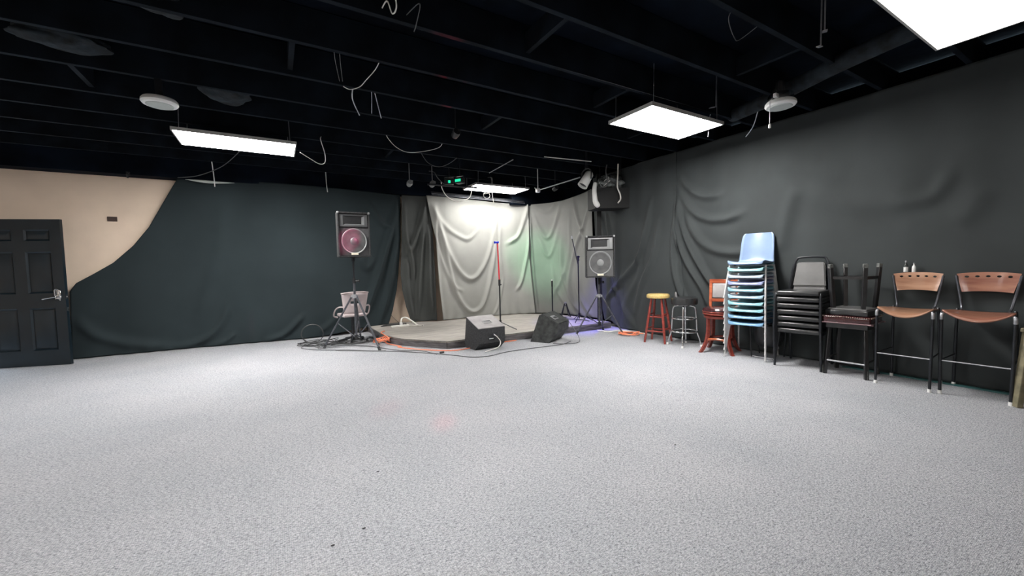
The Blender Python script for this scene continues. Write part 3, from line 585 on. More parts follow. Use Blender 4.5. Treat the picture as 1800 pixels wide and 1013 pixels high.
def effect_light(loc, label, m):
    o = obj('effect_light', lambda bm: (lathe(bm, [(0, -.05), (.04, -.05), (.05, 0), (.045, .05), (0, .05)], 20, Matrix.Rotation(R(70), 4, 'X')), tube(bm, [(0, 0, .04), (0, 0, 3.225 - loc[2])], .007, 8), box(bm, (.03, -.03, .03), (.03, .03, .03))), m); o.location = loc
    tag(o, label, 'light')
effect_light((1.98, 4.60, 2.84), 'small dark effect light under the joists in mid ceiling', MT['blackplastic'])
effect_light((2.05, 6.80, 2.66), 'small dark effect light at the far left end of the stage rig', MT['greytrim'])
effect_light((2.42, 6.70, 2.66), 'small grey effect light beside the white cable loop', MT['greytrim'])
effect_light((4.62, 6.10, 2.66), 'small black effect light between white fixture and spotlight', MT['blackplastic'])
# three thin rails that carry the backdrop
for i, z in enumerate((2.725, 2.695, 2.665)):
    o = obj('curtain_rail', T([(2.75, 7.70 - .02 * i, z), (4.9, 7.64 - .02 * i, z - .05)], .008, 8, sp=False), MT['standmetal' if i else 'blackmetal'])
    tag(o, ['topmost', 'middle', 'lowest'][i] + ' of the three thin rails above the grey backdrop', 'rail', 'backdrop rails')

# loose wires and cables under the ceiling
def wire(name, pts, m, r, label, cat='cable', n=8):
    pts = list(pts)
    jy = lambda y_: 7.80 - .614 * round((7.80 - y_) / .614)
    if name != 'ceiling_conduit':
        if pts[-1][2] > 2.88: pts.append((pts[-1][0] + .02, jy(pts[-1][1]), 3.0))
        if pts[0][2] > 2.88: pts.insert(0, (pts[0][0] - .02, jy(pts[0][1]), 3.0))
    o = obj(name, T(pts, r * (.75 if pts[0][2] > 1.5 else 1), 6, n), MT[m]); tag(o, label, cat); return o
wire('loose_cable', [(.36, 6.0, 2.77), (.51, 6.2, 2.74), (.62, 6.32, 2.72), (.68, 6.25, 2.73), (.66, 6.0, 2.78), (.60, 5.85, 2.92)], 'whitecable', .007, 'white cable hooking out from the right end of the long left lamp')
wire('loose_cable', [(.61, 3.93, 2.86), (.67, 3.94, 2.85), (.74, 3.87, 2.86), (.78, 3.77, 2.89), (.84, 3.65, 2.95)], 'whitecable', .005, 'short white curl of cable under a joist, upper centre left')
wire('wire_end', [(.51, 3.65, 2.96), (.56, 3.79, 2.84)], 'greycable', .004, 'left one of two tiny wire ends above the short white curl', 'wire')
wire('wire_end', [(.55, 3.65, 2.96), (.583, 3.783, 2.84)], 'greycable', .004, 'right one of two tiny wire ends above the short white curl', 'wire')
wire('wire_end', [(.76, 4.375, 2.95), (.85, 4.515, 2.84)], 'steel', .008, 'bright slanted wire end left of a pair of dangling ends', 'wire')
wire('wire_end', [(.898, 4.127, 2.94), (.93, 4.30, 2.80)], 'steel', .004, 'upright wire end, left of a dangling pair below the white curl', 'wire')
wire('wire_end', [(.933, 4.14, 2.94), (1.036, 4.357, 2.79)], 'steel', .006, 'slanted wire end, right of a dangling pair below the white curl', 'wire')
wire('loose_cable', [(1.35, 5.37, 2.92), (1.53, 5.54, 2.85), (1.75, 5.61, 2.84), (2.09, 5.50, 2.92)], 'whitecable', .005, 'long thin white cable sagging between joists in mid ceiling')
wire('loose_cable', [(2.0, 5.95, 2.93), (2.14, 6.1, 2.86), (2.32, 6.18, 2.83), (2.44, 6.08, 2.85), (2.55, 5.95, 2.93)], 'greycable', .006, 'grey cable sagging just before the stage rig')
wire('loose_cable', [(.716, 2.535, 2.95), (.74, 2.60, 2.86), (.73, 2.665, 2.85), (.70, 2.667, 2.92)], 'whitecable', .006, 'small white cable loop at the top edge, left of centre')
wire('wire_end', [(.905, 2.637, 2.95), (.915, 2.747, 2.88), (.917, 2.81, 2.86)], 'greycable', .0045, 'curved wire end near the top, right of the small loop', 'wire')
wire('hanging_cable', [(2.72, 7.05, 2.80), (2.75, 7.1, 2.68), (2.85, 7.12, 2.55), (3.02, 7.12, 2.47), (3.2, 7.12, 2.50), (3.32, 7.1, 2.58), (3.36, 7.05, 2.80)], 'whitecable', .011, 'thick white cable hanging in a deep loop left of the stage lamp')
wire('hanging_cable', [(2.55, 6.95, 2.93), (2.60, 6.9, 2.82), (2.72, 6.9, 2.72), (2.80, 6.9, 2.70)], 'greycable', .010, 'pale cable dropping towards the deep white loop')
wire('cable_coil', [(3.62 + .07 * math.cos(t * .9), 6.98, 2.60 + .06 * math.sin(t * .9)) for t in range(0, 18)] + [(3.70, 6.98, 2.68), (3.73, 6.98, 2.93)], 'whitecable', .005, 'little white cable coil hanging under the stage lamp')
wire('wire_end', [(3.76, 7.0, 2.53), (3.79, 7.0, 2.46), (3.75, 6.99, 2.62), (3.75, 6.98, 2.93)], 'whitecable', .005, 'tiny white tail beside the coil under the stage lamp', 'wire')
wire('ceiling_conduit', [(3.75, 5.22, 2.925), (4.63, 5.11, 2.925)], 'whitecable', .010, 'straight white conduit fixed under a joist left of the spotlight', 'conduit')
wire('ceiling_conduit', [(3.41, 6.45, 2.90), (3.39, 5.58, 2.925)], 'greytrim', .010, 'slanted grey conduit rising above the stage lamp', 'conduit')
wire('loose_cable', [(2.89, 1.73, 2.95), (3.05, 1.78, 2.88), (3.22, 1.83, 2.94)], 'greycable', .004, 'thin dark cable below the joists left of the top right lamp')
wire('wire_end', [(4.95, 2.74, 2.70), (4.85, 2.60, 2.77), (4.70, 2.43, 2.95)], 'steel', .007, 'slanted metal wire left of the pull chain', 'wire')
wire('wire_end', [(4.56, 2.95, 2.95), (4.60, 3.0, 2.72)], 'steel', .005, 'tiny wire end at the right tip of the middle panel light', 'wire')
def clip(loc, rz, lb):
    o = obj('metal_clip', lambda bm: (beam(bm, (-.04, 0, 0), (.04, 0, .02), .03, .006), beam(bm, (.04, 0, .02), (.05, 0, 3.225 - loc[2]), .01, .006)), MT['steel']); o.location = loc; o.rotation_euler = (0, 0, rz); tag(o, lb, 'clip')
clip((3.50, 1.38, 2.84), .4, 'upper shiny metal clip left of the top right lamp')
clip((3.62, 1.46, 2.80), .2, 'lower shiny metal clip left of the top right lamp')
clip((4.10, 2.62, 2.84), -.2, 'pale metal bracket between middle panel and round light')

# ---------------------------------------------------------------- stage gear
def boom_stand(loc, parts, label, legs, rad=.28, hub=.14, rz=0.0, extra=None):
    t = thing('microphone_stand', label, 'stand', loc, rz)
    for k, (a, b, r, m) in enumerate(parts):
        obj('pole' if k == 0 else 'boom', T([a, b], r, 10, sp=False), MT[m], t)
    if legs:
        obj('hub', T([(0, 0, hub - .03), (0, 0, hub + .03)], .022, 12, sp=False), MT['blackplastic'], t)
        for a in legs: obj('leg', T([(0, 0, hub), (rad * math.cos(a), rad * math.sin(a), .008)], .0085, 8, sp=False), MT['blackmetal'], t)
    return t
m1 = boom_stand((3.38, 6.12, .11), [((0, 0, .05), (0, 0, .85), .0125, 'blackmetal'), ((0, 0, .80), (-.02, 0, 1.50), .0125, 'redpole')],
                'tall microphone stand lit red and blue in the middle of the stage', [R(-62), R(60), R(180)], .33, .12)
obj('height_clutch', lambda bm: (tube(bm, [(0, 0, .76), (0, 0, .87)], .020, 12), tube(bm, [(0, 0, .78), (.03, -.02, .78)], .010, 8)), MT['blackplastic'], m1)
obj('microphone_clip', lambda bm: (tube(bm, [(-.02, 0, 1.50), (-.02, 0, 1.515)], .016, 10), tube(bm, [(-.005, 0, 1.522), (-.09, -.02, 1.516)], .020, 12)), mat('blue_clip_plastic', (.03, .06, .75), .4), m1)  # blue stage light painted into the clip colour
m2 = boom_stand((5.06, 5.98, .11), [((0, 0, .05), (-.01, 0, 1.22), .012, 'blackmetal'), ((0, 0, 1.05), (-.10, .06, 1.60), .009, 'blackmetal')],
                'thin black boom stand left of the right loudspeaker', [R(215), R(-50), R(70)], .30, .13)
obj('boom_clutch', lambda bm: (tube(bm, [(-.005, 0, 1.17), (-.012, .002, 1.27)], .022, 10), tube(bm, [(-.05, 0, 1.25), (.03, 0, 1.25)], .012, 8)), MT['blackplastic'], m2)
obj('boom_tip', T([(-.10, .06, 1.60), (-.105, .062, 1.66)], .011, 8, sp=False), MT['steel'], m2)
m3 = boom_stand((4.92, 6.66, .11), [((0, 0, .0), (0, 0, .78), .014, 'blackmetal')], 'short straight black stand without a boom on the stage', [])
obj('pole_tip', T([(0, 0, .78), (0, 0, .81)], .016, 10, sp=False), MT['whiteplastic'], m3)
obj('sleeve', T([(0, 0, .66), (0, 0, .78)], .019, 10, sp=False), MT['blackplastic'], m3)
obj('base_plate', lambda bm: lathe(bm, [(0, 0), (.13, 0), (.13, .012), (.03, .022), (0, .022)], 28), MT['blackmetal'], m3)
t = thing('folding_stand', 'small black A-shaped instrument stand beside the short straight stand', 'stand', (5.26, 6.66, .11), R(-35))
for s in (-1, 1):
    obj('leg', T([(s * .015, 0, .29), (s * .10, -.03, .008)], .013, 8, sp=False), MT['blackmetal'], t)
    obj('rear_leg', T([(s * .015, .01, .28), (s * .07, .11, .008)], .010, 8, sp=False), MT['blackmetal'], t)
    obj('cap', T([(s * .015, 0, .285), (s * .013, 0, .31)], .015, 8, sp=False), MT['greytrim'], t)
obj('crossbar', T([(-.03, 0, .24), (.03, 0, .24)], .009, 8, sp=False), MT['blackmetal'], t)

def wedge(loc, rz, label, m, gm, tilt=0.0, back=True):
    t = thing('floor_monitor', label, 'speaker', loc, rz); t.rotation_euler = (tilt, 0, rz)
    w = .225   # profile in (depth y, height z): the side towards the stage is the sloping grille, -y is the back seen by us
    prof = [(-.15, 0), (.19, 0), (.25, .05), (.25, .12), (-.06, .42), (-.19, .34), (-.22, .10)]
    def cab(bm):
        mm = Matrix(((0, 0, 1, 0), (1, 0, 0, 0), (0, 1, 0, 0), (0, 0, 0, 1)))
        prism(bm, prof, -w, w, mm)
    obj('cabinet', cab, MT[m], t, 20)
    return t
# left monitor: back panel towards us, top slopes to the stage
t = thing('floor_monitor', 'wedge monitor with pale top panel at the stage front, cable from its back', 'speaker', (2.66, 5.30, 0), R(4))
yzx = Matrix(((0, 0, 1, 0), (1, 0, 0, 0), (0, 1, 0, 0), (0, 0, 0, 1)))
prof = [(-.08, 0), (.19, 0), (.23, .07), (.16, .455), (-.20, .315), (-.20, .10)]
obj('cabinet', lambda bm: prism(bm, prof, -.225, .225, yzx), MT['speakercarpet'], t, 20)
sl = math.atan2(.455 - .315, .36)
top = Matrix.Translation((0, -.02, .385)) @ Matrix.Rotation(sl, 4, 'X')
obj('top_panel', lambda bm: box(bm, top @ Vector((0, 0, .006)), (.45, .385, .012), top.to_3x3(), .003), MT['monitorgrille'], t)
def hnd(bm):
    c = top @ Vector((.01, -.02, .013))
    for dx, dy, sx, sy in [(0, .035, .13, .008), (0, -.035, .13, .008), (-.065, 0, .008, .07), (.065, 0, .008, .07)]:
        box(bm, top @ Vector((.01 + dx, -.02 + dy, .015)), (sx, sy, .010), top.to_3x3())
obj('handle', hnd, MT['greytrim'], t)
obj('handle_recess', lambda bm: box(bm, top @ Vector((.01, -.02, .0125)), (.12, .062, .003), top.to_3x3()), MT['blackplastic'], t)
obj('jack_plate', lambda bm: (box(bm, (.0, -.203, .19), (.12, .006, .10), bev=.002), box(bm, (-.01, -.208, .165), (.09, .006, .012))), MT['blackplastic'], t)
obj('jack_label', B((-.02, -.2105, .165), (.07, .004, .010)), MT['greyplastic'], t)
obj('plug', lambda bm: tube(bm, [(.02, -.205, .22), (.02, -.235, .22)], .012, 10), MT['steel'], t)
wire('monitor_cable', [(2.695, 5.067, .22), (2.72, 5.03, .19), (2.76, 5.01, .12), (2.72, 5.00, .05), (2.60, 5.03, .012), (2.50, 5.00, .008)], 'whitecable', .006, 'grey-white cable plugged into the back of the left wedge monitor')

# right monitor lies tipped on its side facing left-up
t = thing('floor_monitor', 'scuffed black wedge monitor tipped forward at the stage front, right one', 'speaker', (3.80, 5.12, 0), R(-60))
prof2 = [(-.30, .0), (.02, .0), (.16, .17), (.17, .30), (-.10, .445), (-.14, .43)]
xz = Matrix(((1, 0, 0, 0), (0, 0, -1, 0), (0, 1, 0, 0), (0, 0, 0, 1)))
obj('cabinet', lambda bm: prism(bm, prof2, -.24, .24, xz), MT['scuffed'], t, 20)
d = Vector((.27, 0, -.145)).normalized(); nn = Vector((.47, 0, .88))
tt = Matrix.Translation((.035, 0, .374)) @ Matrix.Rotation(math.atan2(.145, .27), 4, 'Y')
obj('top_panel', lambda bm: box(bm, tt @ Vector((0, 0, .005)), (.30, .47, .010), tt.to_3x3(), .003), MT['scuffed'], t)
obj('handle', lambda bm: (box(bm, tt @ Vector((0, -.06, .012)), (.10, .15, .008), tt.to_3x3(), .003),), MT['greytrim'], t)
obj('handle_recess', lambda bm: (box(bm, tt @ Vector((.012, -.06, .0165)), (.05, .11, .003), tt.to_3x3()),), MT['blackplastic'], t)
wire('monitor_cable', [(3.98, 4.98, .33), (4.03, 4.90, .20), (4.06, 4.82, .08), (4.02, 4.76, .012), (3.86, 4.72, .008), (3.70, 4.80, .008), (3.62, 4.90, .008)], 'greycable', .0055, 'thin grey cable falling from the right wedge monitor to the carpet')

# ---------------------------------------------------------------- swivel chair behind the left tripod
t = thing('swivel_chair', 'pale pinkish swivel armchair behind the left tripod stand', 'chair', (1.08, 7.00, 0), R(10)); t.scale = (.9, .9, .98)
def shellback(bm):
    nu, nv = 10, 8; rows = []
    for j in range(nv + 1):
        v = j / nv; z = .50 + .34 * v; wv = .19 + .05 * v; r_ = []
        for i in range(nu + 1):
            u = -1 + 2 * i / nu
            r_.append(bm.verts.new((wv * u, -.14 - .04 * v + .05 * u * u * (1 - .4 * v), z + (.012 * (1 - u * u) if j == nv else 0))))
        rows.append(r_)
    for j in range(nv):
        for i in range(nu):
            if 3 <= i <= 6 and 4 <= j <= 4: continue
            bm.faces.new((rows[j][i], rows[j][i + 1], rows[j + 1][i + 1], rows[j + 1][i]))
o = obj('backrest', shellback, MT['palechair'], t); so = o.modifiers.new('thickness', 'SOLIDIFY'); so.thickness = .014
obj('rim', T([(-.245, -.14, .845), (-.1, -.195, .86), (.1, -.195, .86), (.245, -.14, .845)], .012, 8), MT['palechair'], t)
obj('seat', lambda bm: box(bm, (0, .05, .475), (.42, .40, .055), bev=.022, seg=3), MT['palechair'], t)
for s in (-1, 1): obj('armrest', T([(s * .20, -.10, .62), (s * .27, -.08, .62), (s * .31, 0, .57), (s * .31, .08, .47), (s * .24, .10, .44)], .012, 8), MT['palechair'], t)
obj('column', T([(0, .04, .06), (0, .04, .45)], .026, 12, sp=False), MT['blackmetal'], t)
obj('base_hub', T([(0, .04, .05), (0, .04, .11)], .045, 14, sp=False), MT['blackplastic'], t)
for k in range(5):
    a = k * 2 * math.pi / 5 + .5
    lg = obj('leg', T([(0, .04, .09), (.26 * math.cos(a), .04 + .26 * math.sin(a), .05)], .016, 8, sp=False), MT['blackmetal'], t)
    obj('caster', lambda bm: lathe(bm, [(0, -.014), (.024, -.014), (.024, .014), (0, .014)], 14, Matrix.Translation((.26 * math.cos(a), .04 + .26 * math.sin(a), .024)) @ Matrix.Rotation(math.pi / 2, 4, 'X')), MT['blackplastic'], lg)

# ---------------------------------------------------------------- cables on floor and stage
def loops(cx, cy, n, r0, r1, z0, seed, squash=1.0, zr=.03):
    rnd = random.Random(seed); pts = []; 
    for k in range(n * 7):
        a = k * 2 * math.pi / 7; r = rnd.uniform(r0, r1)
        pts.append((cx + r * math.cos(a) + rnd.uniform(-.03, .03), cy + squash * r * math.sin(a) + rnd.uniform(-.03, .03), z0 + rnd.uniform(0, zr)))
    return pts
wire('cable_heap', loops(.62, 7.10, 5, .18, .42, .01, 1, .8, .05), 'blackcable', .0055, 'tangled heap of black cables left of the left tripod stand', n=5)
wire('cable_heap', loops(.86, 6.80, 4, .14, .40, .01, 2, .7, .04), 'greycable', .0045, 'tangle of thin grey cables round the left tripod feet', n=5)
wire('cable_coil', [(.48 + .16 * math.cos(t * .8), 7.22 + .04 * math.sin(t * .7), .18 + .15 * math.sin(t * .8)) for t in range(0, 22)], 'blackcable', .007, 'black cable coil standing upright against the dark drape', n=5)
wire('cable_heap', loops(1.16, 6.98, 3, .2, .5, .01, 3, .5, .02), 'blackcable', .007, 'black cables strewn under the pale swivel chair', n=5)
wire('floor_cable', CAB['front_thin'], 'greycable', .006, 'thin dark cable wandering across the carpet before the stage', n=8)
wire('floor_cable', CAB['front_thin2'], 'greycable', .0055, 'second thin cable running from the left tripod to the black connector', n=8)
wire('floor_cable', [(.45, 7.3, .007), (.30, 7.0, .007), (.42, 6.75, .007), (.62, 6.55, .007), (.9, 6.35, .007), (1.15, 6.1, .007), (1.35, 5.95, .007)], 'greycable', .006, 'grey cable curving out left of the left tripod feet', n=8)
o = obj('cable_connector', lambda bm: (tube(bm, [(-.03, 0, .014), (.03, .01, .014)], .014, 10),), MT['blackplastic']); o.location = (1.975, 5.30, 0); tag(o, 'small black cable connector lying on the carpet before the stage', 'connector')
wire('orange_cable', [(1.50, 6.62, .01), (1.52, 6.42, .01), (1.62, 6.12, .01)] + [(x, yv - .02, .010) for x, yv, z in CAB['orange_front'][1:]] + [(2.9, 5.46, .01), (3.3, 5.46, .01)], 'orangecable', .008, 'orange extension cord laid along the foot of the stage front', n=8)
wire('orange_cable', loops(1.44, 6.52, 3, .08, .17, .02, 9, 1.0, .10) + [(1.50, 6.9, .13), (1.6, 7.1, .125)], 'orangecable', .009, 'orange cord bunched at the stage left corner behind the tripod', n=6)
wire('orange_cable', loops(5.10, 4.78, 4, .10, .24, .012, 12, .7, .03) + [(5.3, 4.7, .012), (5.38, 4.62, .012)], 'orangecable', .009, 'orange cord coiled on the carpet by the right tripod', n=6)
wire('white_cable', [(4.95, 5.35, .02), (5.02, 5.15, .012), (5.1, 4.98, .05), (5.22, 4.86, .03), (5.33, 4.78, .012), (5.36, 4.6, .012)], 'whitecable', .010, 'white cable running over the orange coil by the right tripod')
wire('stage_cable', [(5.3, 6.5, .122), (5.25, 6.2, .122), (5.3, 5.9, .122), (5.2, 5.7, .122), (5.3, 5.55, .13)], 'whitecable', .010, 'white cable lying on the stage behind the boom stand')
wire('stage_cable', [(5.05, 6.75, .12), (5.15, 6.5, .12), (5.05, 6.3, .12), (5.2, 6.05, .12), (5.15, 5.8, .12)], 'greycable', .010, 'dark cable on the stage beside the A-shaped stand')
wire('stage_cable', loops(1.95, 7.78, 2, .1, .36, .118, 4, .35, .01), 'blackcable', .007, 'dark cables lying on the stage below the beige gap', n=5)
# power strip
t = thing('power_strip', 'white power strip lying on the stage left corner', 'power strip', (1.98, 7.50, .11), R(4))
obj('body', B((0, 0, .02), (.34, .06, .038), bev=.006), MT['whitecable'], t)
for k in range(5): obj('outlet', B((-.13 + k * .06, 0, .0395), (.036, .036, .003), bev=.001), MT['greyplastic'], t)
obj('plug', B((.02, 0, .062), (.05, .045, .045), bev=.006), MT['whiteplastic'], t)
wire('white_cable', [(2.0, 7.5, .18), (2.03, 7.55, .26), (2.12, 7.58, .27), (2.22, 7.52, .20), (2.30, 7.42, .125), (2.38, 7.33, .12)], 'whitecable', .014, 'thick white cord arching up from the power strip')
wire('white_cable', [(2.13, 7.50, .13), (2.25, 7.46, .12), (2.38, 7.33, .118)], 'whitecable', .010, 'white cord lying flat from the power strip end')
wire('thin_wire', [(1.93, 8.10, .34), (1.98, 7.95, .24), (2.03, 7.8, .17), (2.04, 7.6, .15)], 'blackcable', .005, 'thin dark wire leaning on the beige gap down to the power strip', 'wire')

# carpet specks
for x, yv, lb in [(.47, 2.40, 'small dark speck on the carpet just below the two pink light dots'), (.30, 1.90, 'small dark fleck right of the near carpet scrap'), (2.214, 1.668, 'tiny dark scrap alone on the carpet in front of the chair stacks'), (.162, 1.854, 'tiny dark scrap on the near carpet, lower left of centre')]:
    o = obj('carpet_scrap', lambda bm: blob(bm, .008, .005, .003, 3, 1), MT['blackplastic']); o.location = (x, yv, .003); tag(o, lb, 'scrap')

# ---------------------------------------------------------------- stools
t = thing('wooden_stool', 'wooden stool with worn yellow round top and red legs', 'stool', (4.99, 4.06, 0), R(20))
obj('seat', lambda bm: lathe(bm, [(0, .672), (.150, .672), (.166, .682), (.170, .705), (.164, .728), (.150, .736), (0, .738)], 40), MT['yellowtop'], t)
L4 = []
for k in range(4):
    a = math.pi / 4 + k * math.pi / 2; p0 = Vector((.105 * math.cos(a), .105 * math.sin(a), .675)); p1 = Vector((.215 * math.cos(a), .215 * math.sin(a), .004)); L4.append((p0, p1))
    obj('leg', lambda bm: tube(bm, [p0, p0.lerp(p1, .3), p0.lerp(p1, .65), p1], [.015, .0195, .019, .0145], 12), MT['redwood'], t)
for k in range(4):
    for zf in ((.42, .74) if k % 2 else (.37, .69)):
        p = L4[k][0].lerp(L4[k][1], zf); q = L4[(k + 1) % 4][0].lerp(L4[(k + 1) % 4][1], zf)
        obj('stretcher', lambda bm: tube(bm, [p, p.lerp(q, .5), q], [.009, .0115, .009], 8), MT['redwood'], t)

t = thing('chrome_stool', 'round black-cushioned stool on chrome legs with two rings', 'stool', (5.06, 3.66, 0), R(10))
obj('seat', lambda bm: lathe(bm, [(0, .600), (.165, .600), (.178, .612), (.182, .66), (.175, .695), (.16, .705), (0, .712)], 40), MT['blackvinyl'], t)
obj('swivel_plate', lambda bm: lathe(bm, [(0, .572), (.06, .572), (.10, .588), (.10, .600), (0, .600)], 28), MT['steel'], t)
for k in range(4):
    a = R(20) + k * math.pi / 2; c, s_ = math.cos(a), math.sin(a)
    lg = obj('leg', T([(.02 * c, .02 * s_, .580), (.10 * c, .10 * s_, .578), (.145 * c, .145 * s_, .55), (.160 * c, .160 * s_, .42), (.172 * c, .172 * s_, .22), (.20 * c, .20 * s_, .12), (.225 * c, .225 * s_, .012)], .0115, 10, 5), MT['chrome'], t)
    obj('foot', T([(.224 * c, .224 * s_, .03), (.226 * c, .226 * s_, .0)], .015, 10, sp=False), MT['whiteplastic'], lg)
for r_, z in ((.160, .40), (.178, .215)):
    obj('ring', lambda bm: tube(bm, [(r_ * math.cos(k * math.pi / 18), r_ * math.sin(k * math.pi / 18), z) for k in range(36)], .010 if z > .3 else .012, 8, True), MT['chrome'], t)
obj('back_bracket', T([(-.10, .06, .70), (-.10, .07, .765), (-.02, .12, .765), (-.02, .12, .70)], .009, 8, 2), MT['steel'], t)

t = thing('cherry_bar_stool', 'cherry wood swivel bar stool with grey padded back, half behind blue chairs', 'stool', (5.08, 3.13, 0), R(-72))
obj('cushion', lambda bm: lathe(bm, [(0, .535), (.195, .535), (.212, .548), (.214, .570), (.200, .590), (.12, .606), (0, .610)], 44), MT['oxblood'], t)
obj('seat_ring', lambda bm: lathe(bm, [(0, .500), (.205, .500), (.215, .508), (.213, .522), (.205, .534), (0, .534)], 44), MT['darkcherry'], t)
obj('piping', lambda bm: tube(bm, [(.214 * math.cos(k * math.pi / 20), .214 * math.sin(k * math.pi / 20), .543) for k in range(40)], .006, 6, True), MT['darkcherry'], t)
obj('apron', lambda bm: lathe(bm, [(0, .455), (.190, .455), (.198, .462), (.198, .490), (.150, .498), (0, .498)], 44), MT['darkcherry'], t)
fp_ = []
for k in range(4):
    a = math.pi / 4 + k * math.pi / 2 - .0; c, s_ = math.cos(a), math.sin(a)
    def legf(bm):
        P_ = spline([(.165, 0, .47), (.165, 0, .30), (.185, 0, .16), (.235, 0, .05), (.275, 0, .0)], 5)
        prev = None
        for p in P_:
            w_ = .019; h_ = .019
            ring = [bm.verts.new(((p.x + dx) * c - dy * s_, (p.x + dx) * s_ + dy * c, p.z)) for dx, dy in ((-w_, -h_), (w_, -h_), (w_, h_), (-w_, h_))]
            if prev:
                for i in range(4): bm.faces.new((prev[i], prev[(i + 1) % 4], ring[(i + 1) % 4], ring[i]))
            else: bm.faces.new(ring)
            prev = ring
        bm.faces.new(prev[::-1])
    obj('leg', legf, MT['darkcherry'], t, 30); fp_.append(Vector((.185 * c, .185 * s_, .165)))
for k in range(4):
    p, q = fp_[k], fp_[(k + 1) % 4]; mid = (p + q) / 2 * 1.12
    obj('foot_rail', lambda bm: tube(bm, spline([p, mid, q], 6), .016, 6), MT['cherry' if k == 2 else 'darkcherry'], t)
for s in (-1, 1): obj('back_post', lambda bm: (beam(bm, (s * .165, .165, .52), (s * .172, .225, .955), .036, .026, .004)), MT['cherry'], t)
obj('top_rail', lambda bm: beam(bm, (-.19, .220, .935), (.19, .220, .935), .030, .055, .006), MT['cherry'], t)
obj('lower_rail', lambda bm: beam(bm, (-.17, .190, .675), (.17, .190, .675), .026, .045, .005), MT['cherry'], t)
obj('back_pad', lambda bm: box(bm, (0, .196, .805), (.29, .035, .20), (R(-7), 0, 0), .014, 3), MT['greyvinyl'], t)

# ---------------------------------------------------------------- stack of blue shell chairs (front is local -y)
def shell(bm):
    prof = [(-.245, .415, .18), (-.240, .432, .196), (-.20, .440, .206), (-.08, .428, .210), (.06, .418, .208), (.14, .425, .203), (.190, .455, .198), (.215, .52, .194), (.235, .62, .190), (.258, .73, .184), (.272, .79, .172), (.280, .815, .150)]
    P = spline([(y_, z_, w_) for y_, z_, w_ in prof], 3); nu = 14; rows = []
    N = len(P)
    for j, p in enumerate(P):
        v = j / (N - 1); r_ = []
        back = min(1, max(0, (v - .45) / .15))
        for i in range(nu + 1):
            u = -1 + 2 * i / nu; e_ = abs(u) ** 3
            y_ = p.x - back * .045 * u * u - (1 - back) * 0.0; z_ = p.y + (1 - back) * (.022 * e_ if v > .08 else .0) + (.0)
            if v > .55 and v < .7: pass
            r_.append(bm.verts.new((p.z * u, y_, z_)))
        rows.append(r_)
    for a_, b_ in zip(rows, rows[1:]):
        for i in range(nu): bm.faces.new((a_[i], a_[i + 1], b_[i + 1], b_[i]))
def blue_chair():
    t = thing('shell_chair', '', 'chair', (0, 0, 0), 0, 'stacked blue shell chairs')
    o = obj('shell', shell, BLUEM[0], t); so = o.modifiers.new('thickness', 'SOLIDIFY'); so.thickness = .009; so.offset = 0
    for s in (-1, 1):
        for y0, y1 in ((-.16, -.262), (.15, .235)):
            lg = obj('leg', T([(s * .165, y0 * .8, .402), (s * .195, y0, .396), (s * .203, y0 * 1.06, .37), (s * .228, y1, .012)], .0105, 8, 5), MT['legsteel'], t)
            obj('foot_cap', T([(s * .2275, y1, .016), (s * .2285, y1 * 1.01, 0)], .0125, 8, sp=False), MT['legsteel'], lg)
    obj('seat_frame', lambda bm: [tube(bm, [(s * .165, -.137, .402), (s * .165, .122, .402)], .0095, 8) for s in (-1, 1)] + [tube(bm, [(-.165, y_, .400), (.165, y_, .400)], .008, 8) for y_ in (-.08, .08)], MT['legsteel'], t)
    return t
ORD = ['top', 'second', 'third', 'fourth', 'fifth', 'sixth', 'seventh', 'eighth', 'ninth', 'tenth']
cn = ['light blue', 'mint-edged', 'pale lavender-blue', 'periwinkle', 'light cyan', 'pale blue', 'aqua', 'aqua', 'mid blue', 'mid blue']
bc = blue_chair()
NB = 10
for i in range(NB):      # i=0 is the top chair
    k = NB - 1 - i
    lab = ['topmost chair of the blue stack, its whole pale blue shell in view'] + [f'{cn[j]} shell chair, {ORD[j]} from the top of the blue stack' for j in range(1, 9)] + ['lowest chair of the blue stack, its chrome legs on the carpet']
    loc = (5.155 - .0015 * k, 2.76 + 0.0 * k, .083 * k); rz = R(-79)
    if i == 0: ch = bc; ch.location = loc; ch.rotation_euler = (0, 0, rz); ch['label'] = lab[0]
    else: ch = dup(bc, loc, rz, lab[i])
    for c in ch.children:
        if c.name.startswith('shell') and i:
            c.data = c.data.copy(); c.data.materials[0] = BLUEM[i]

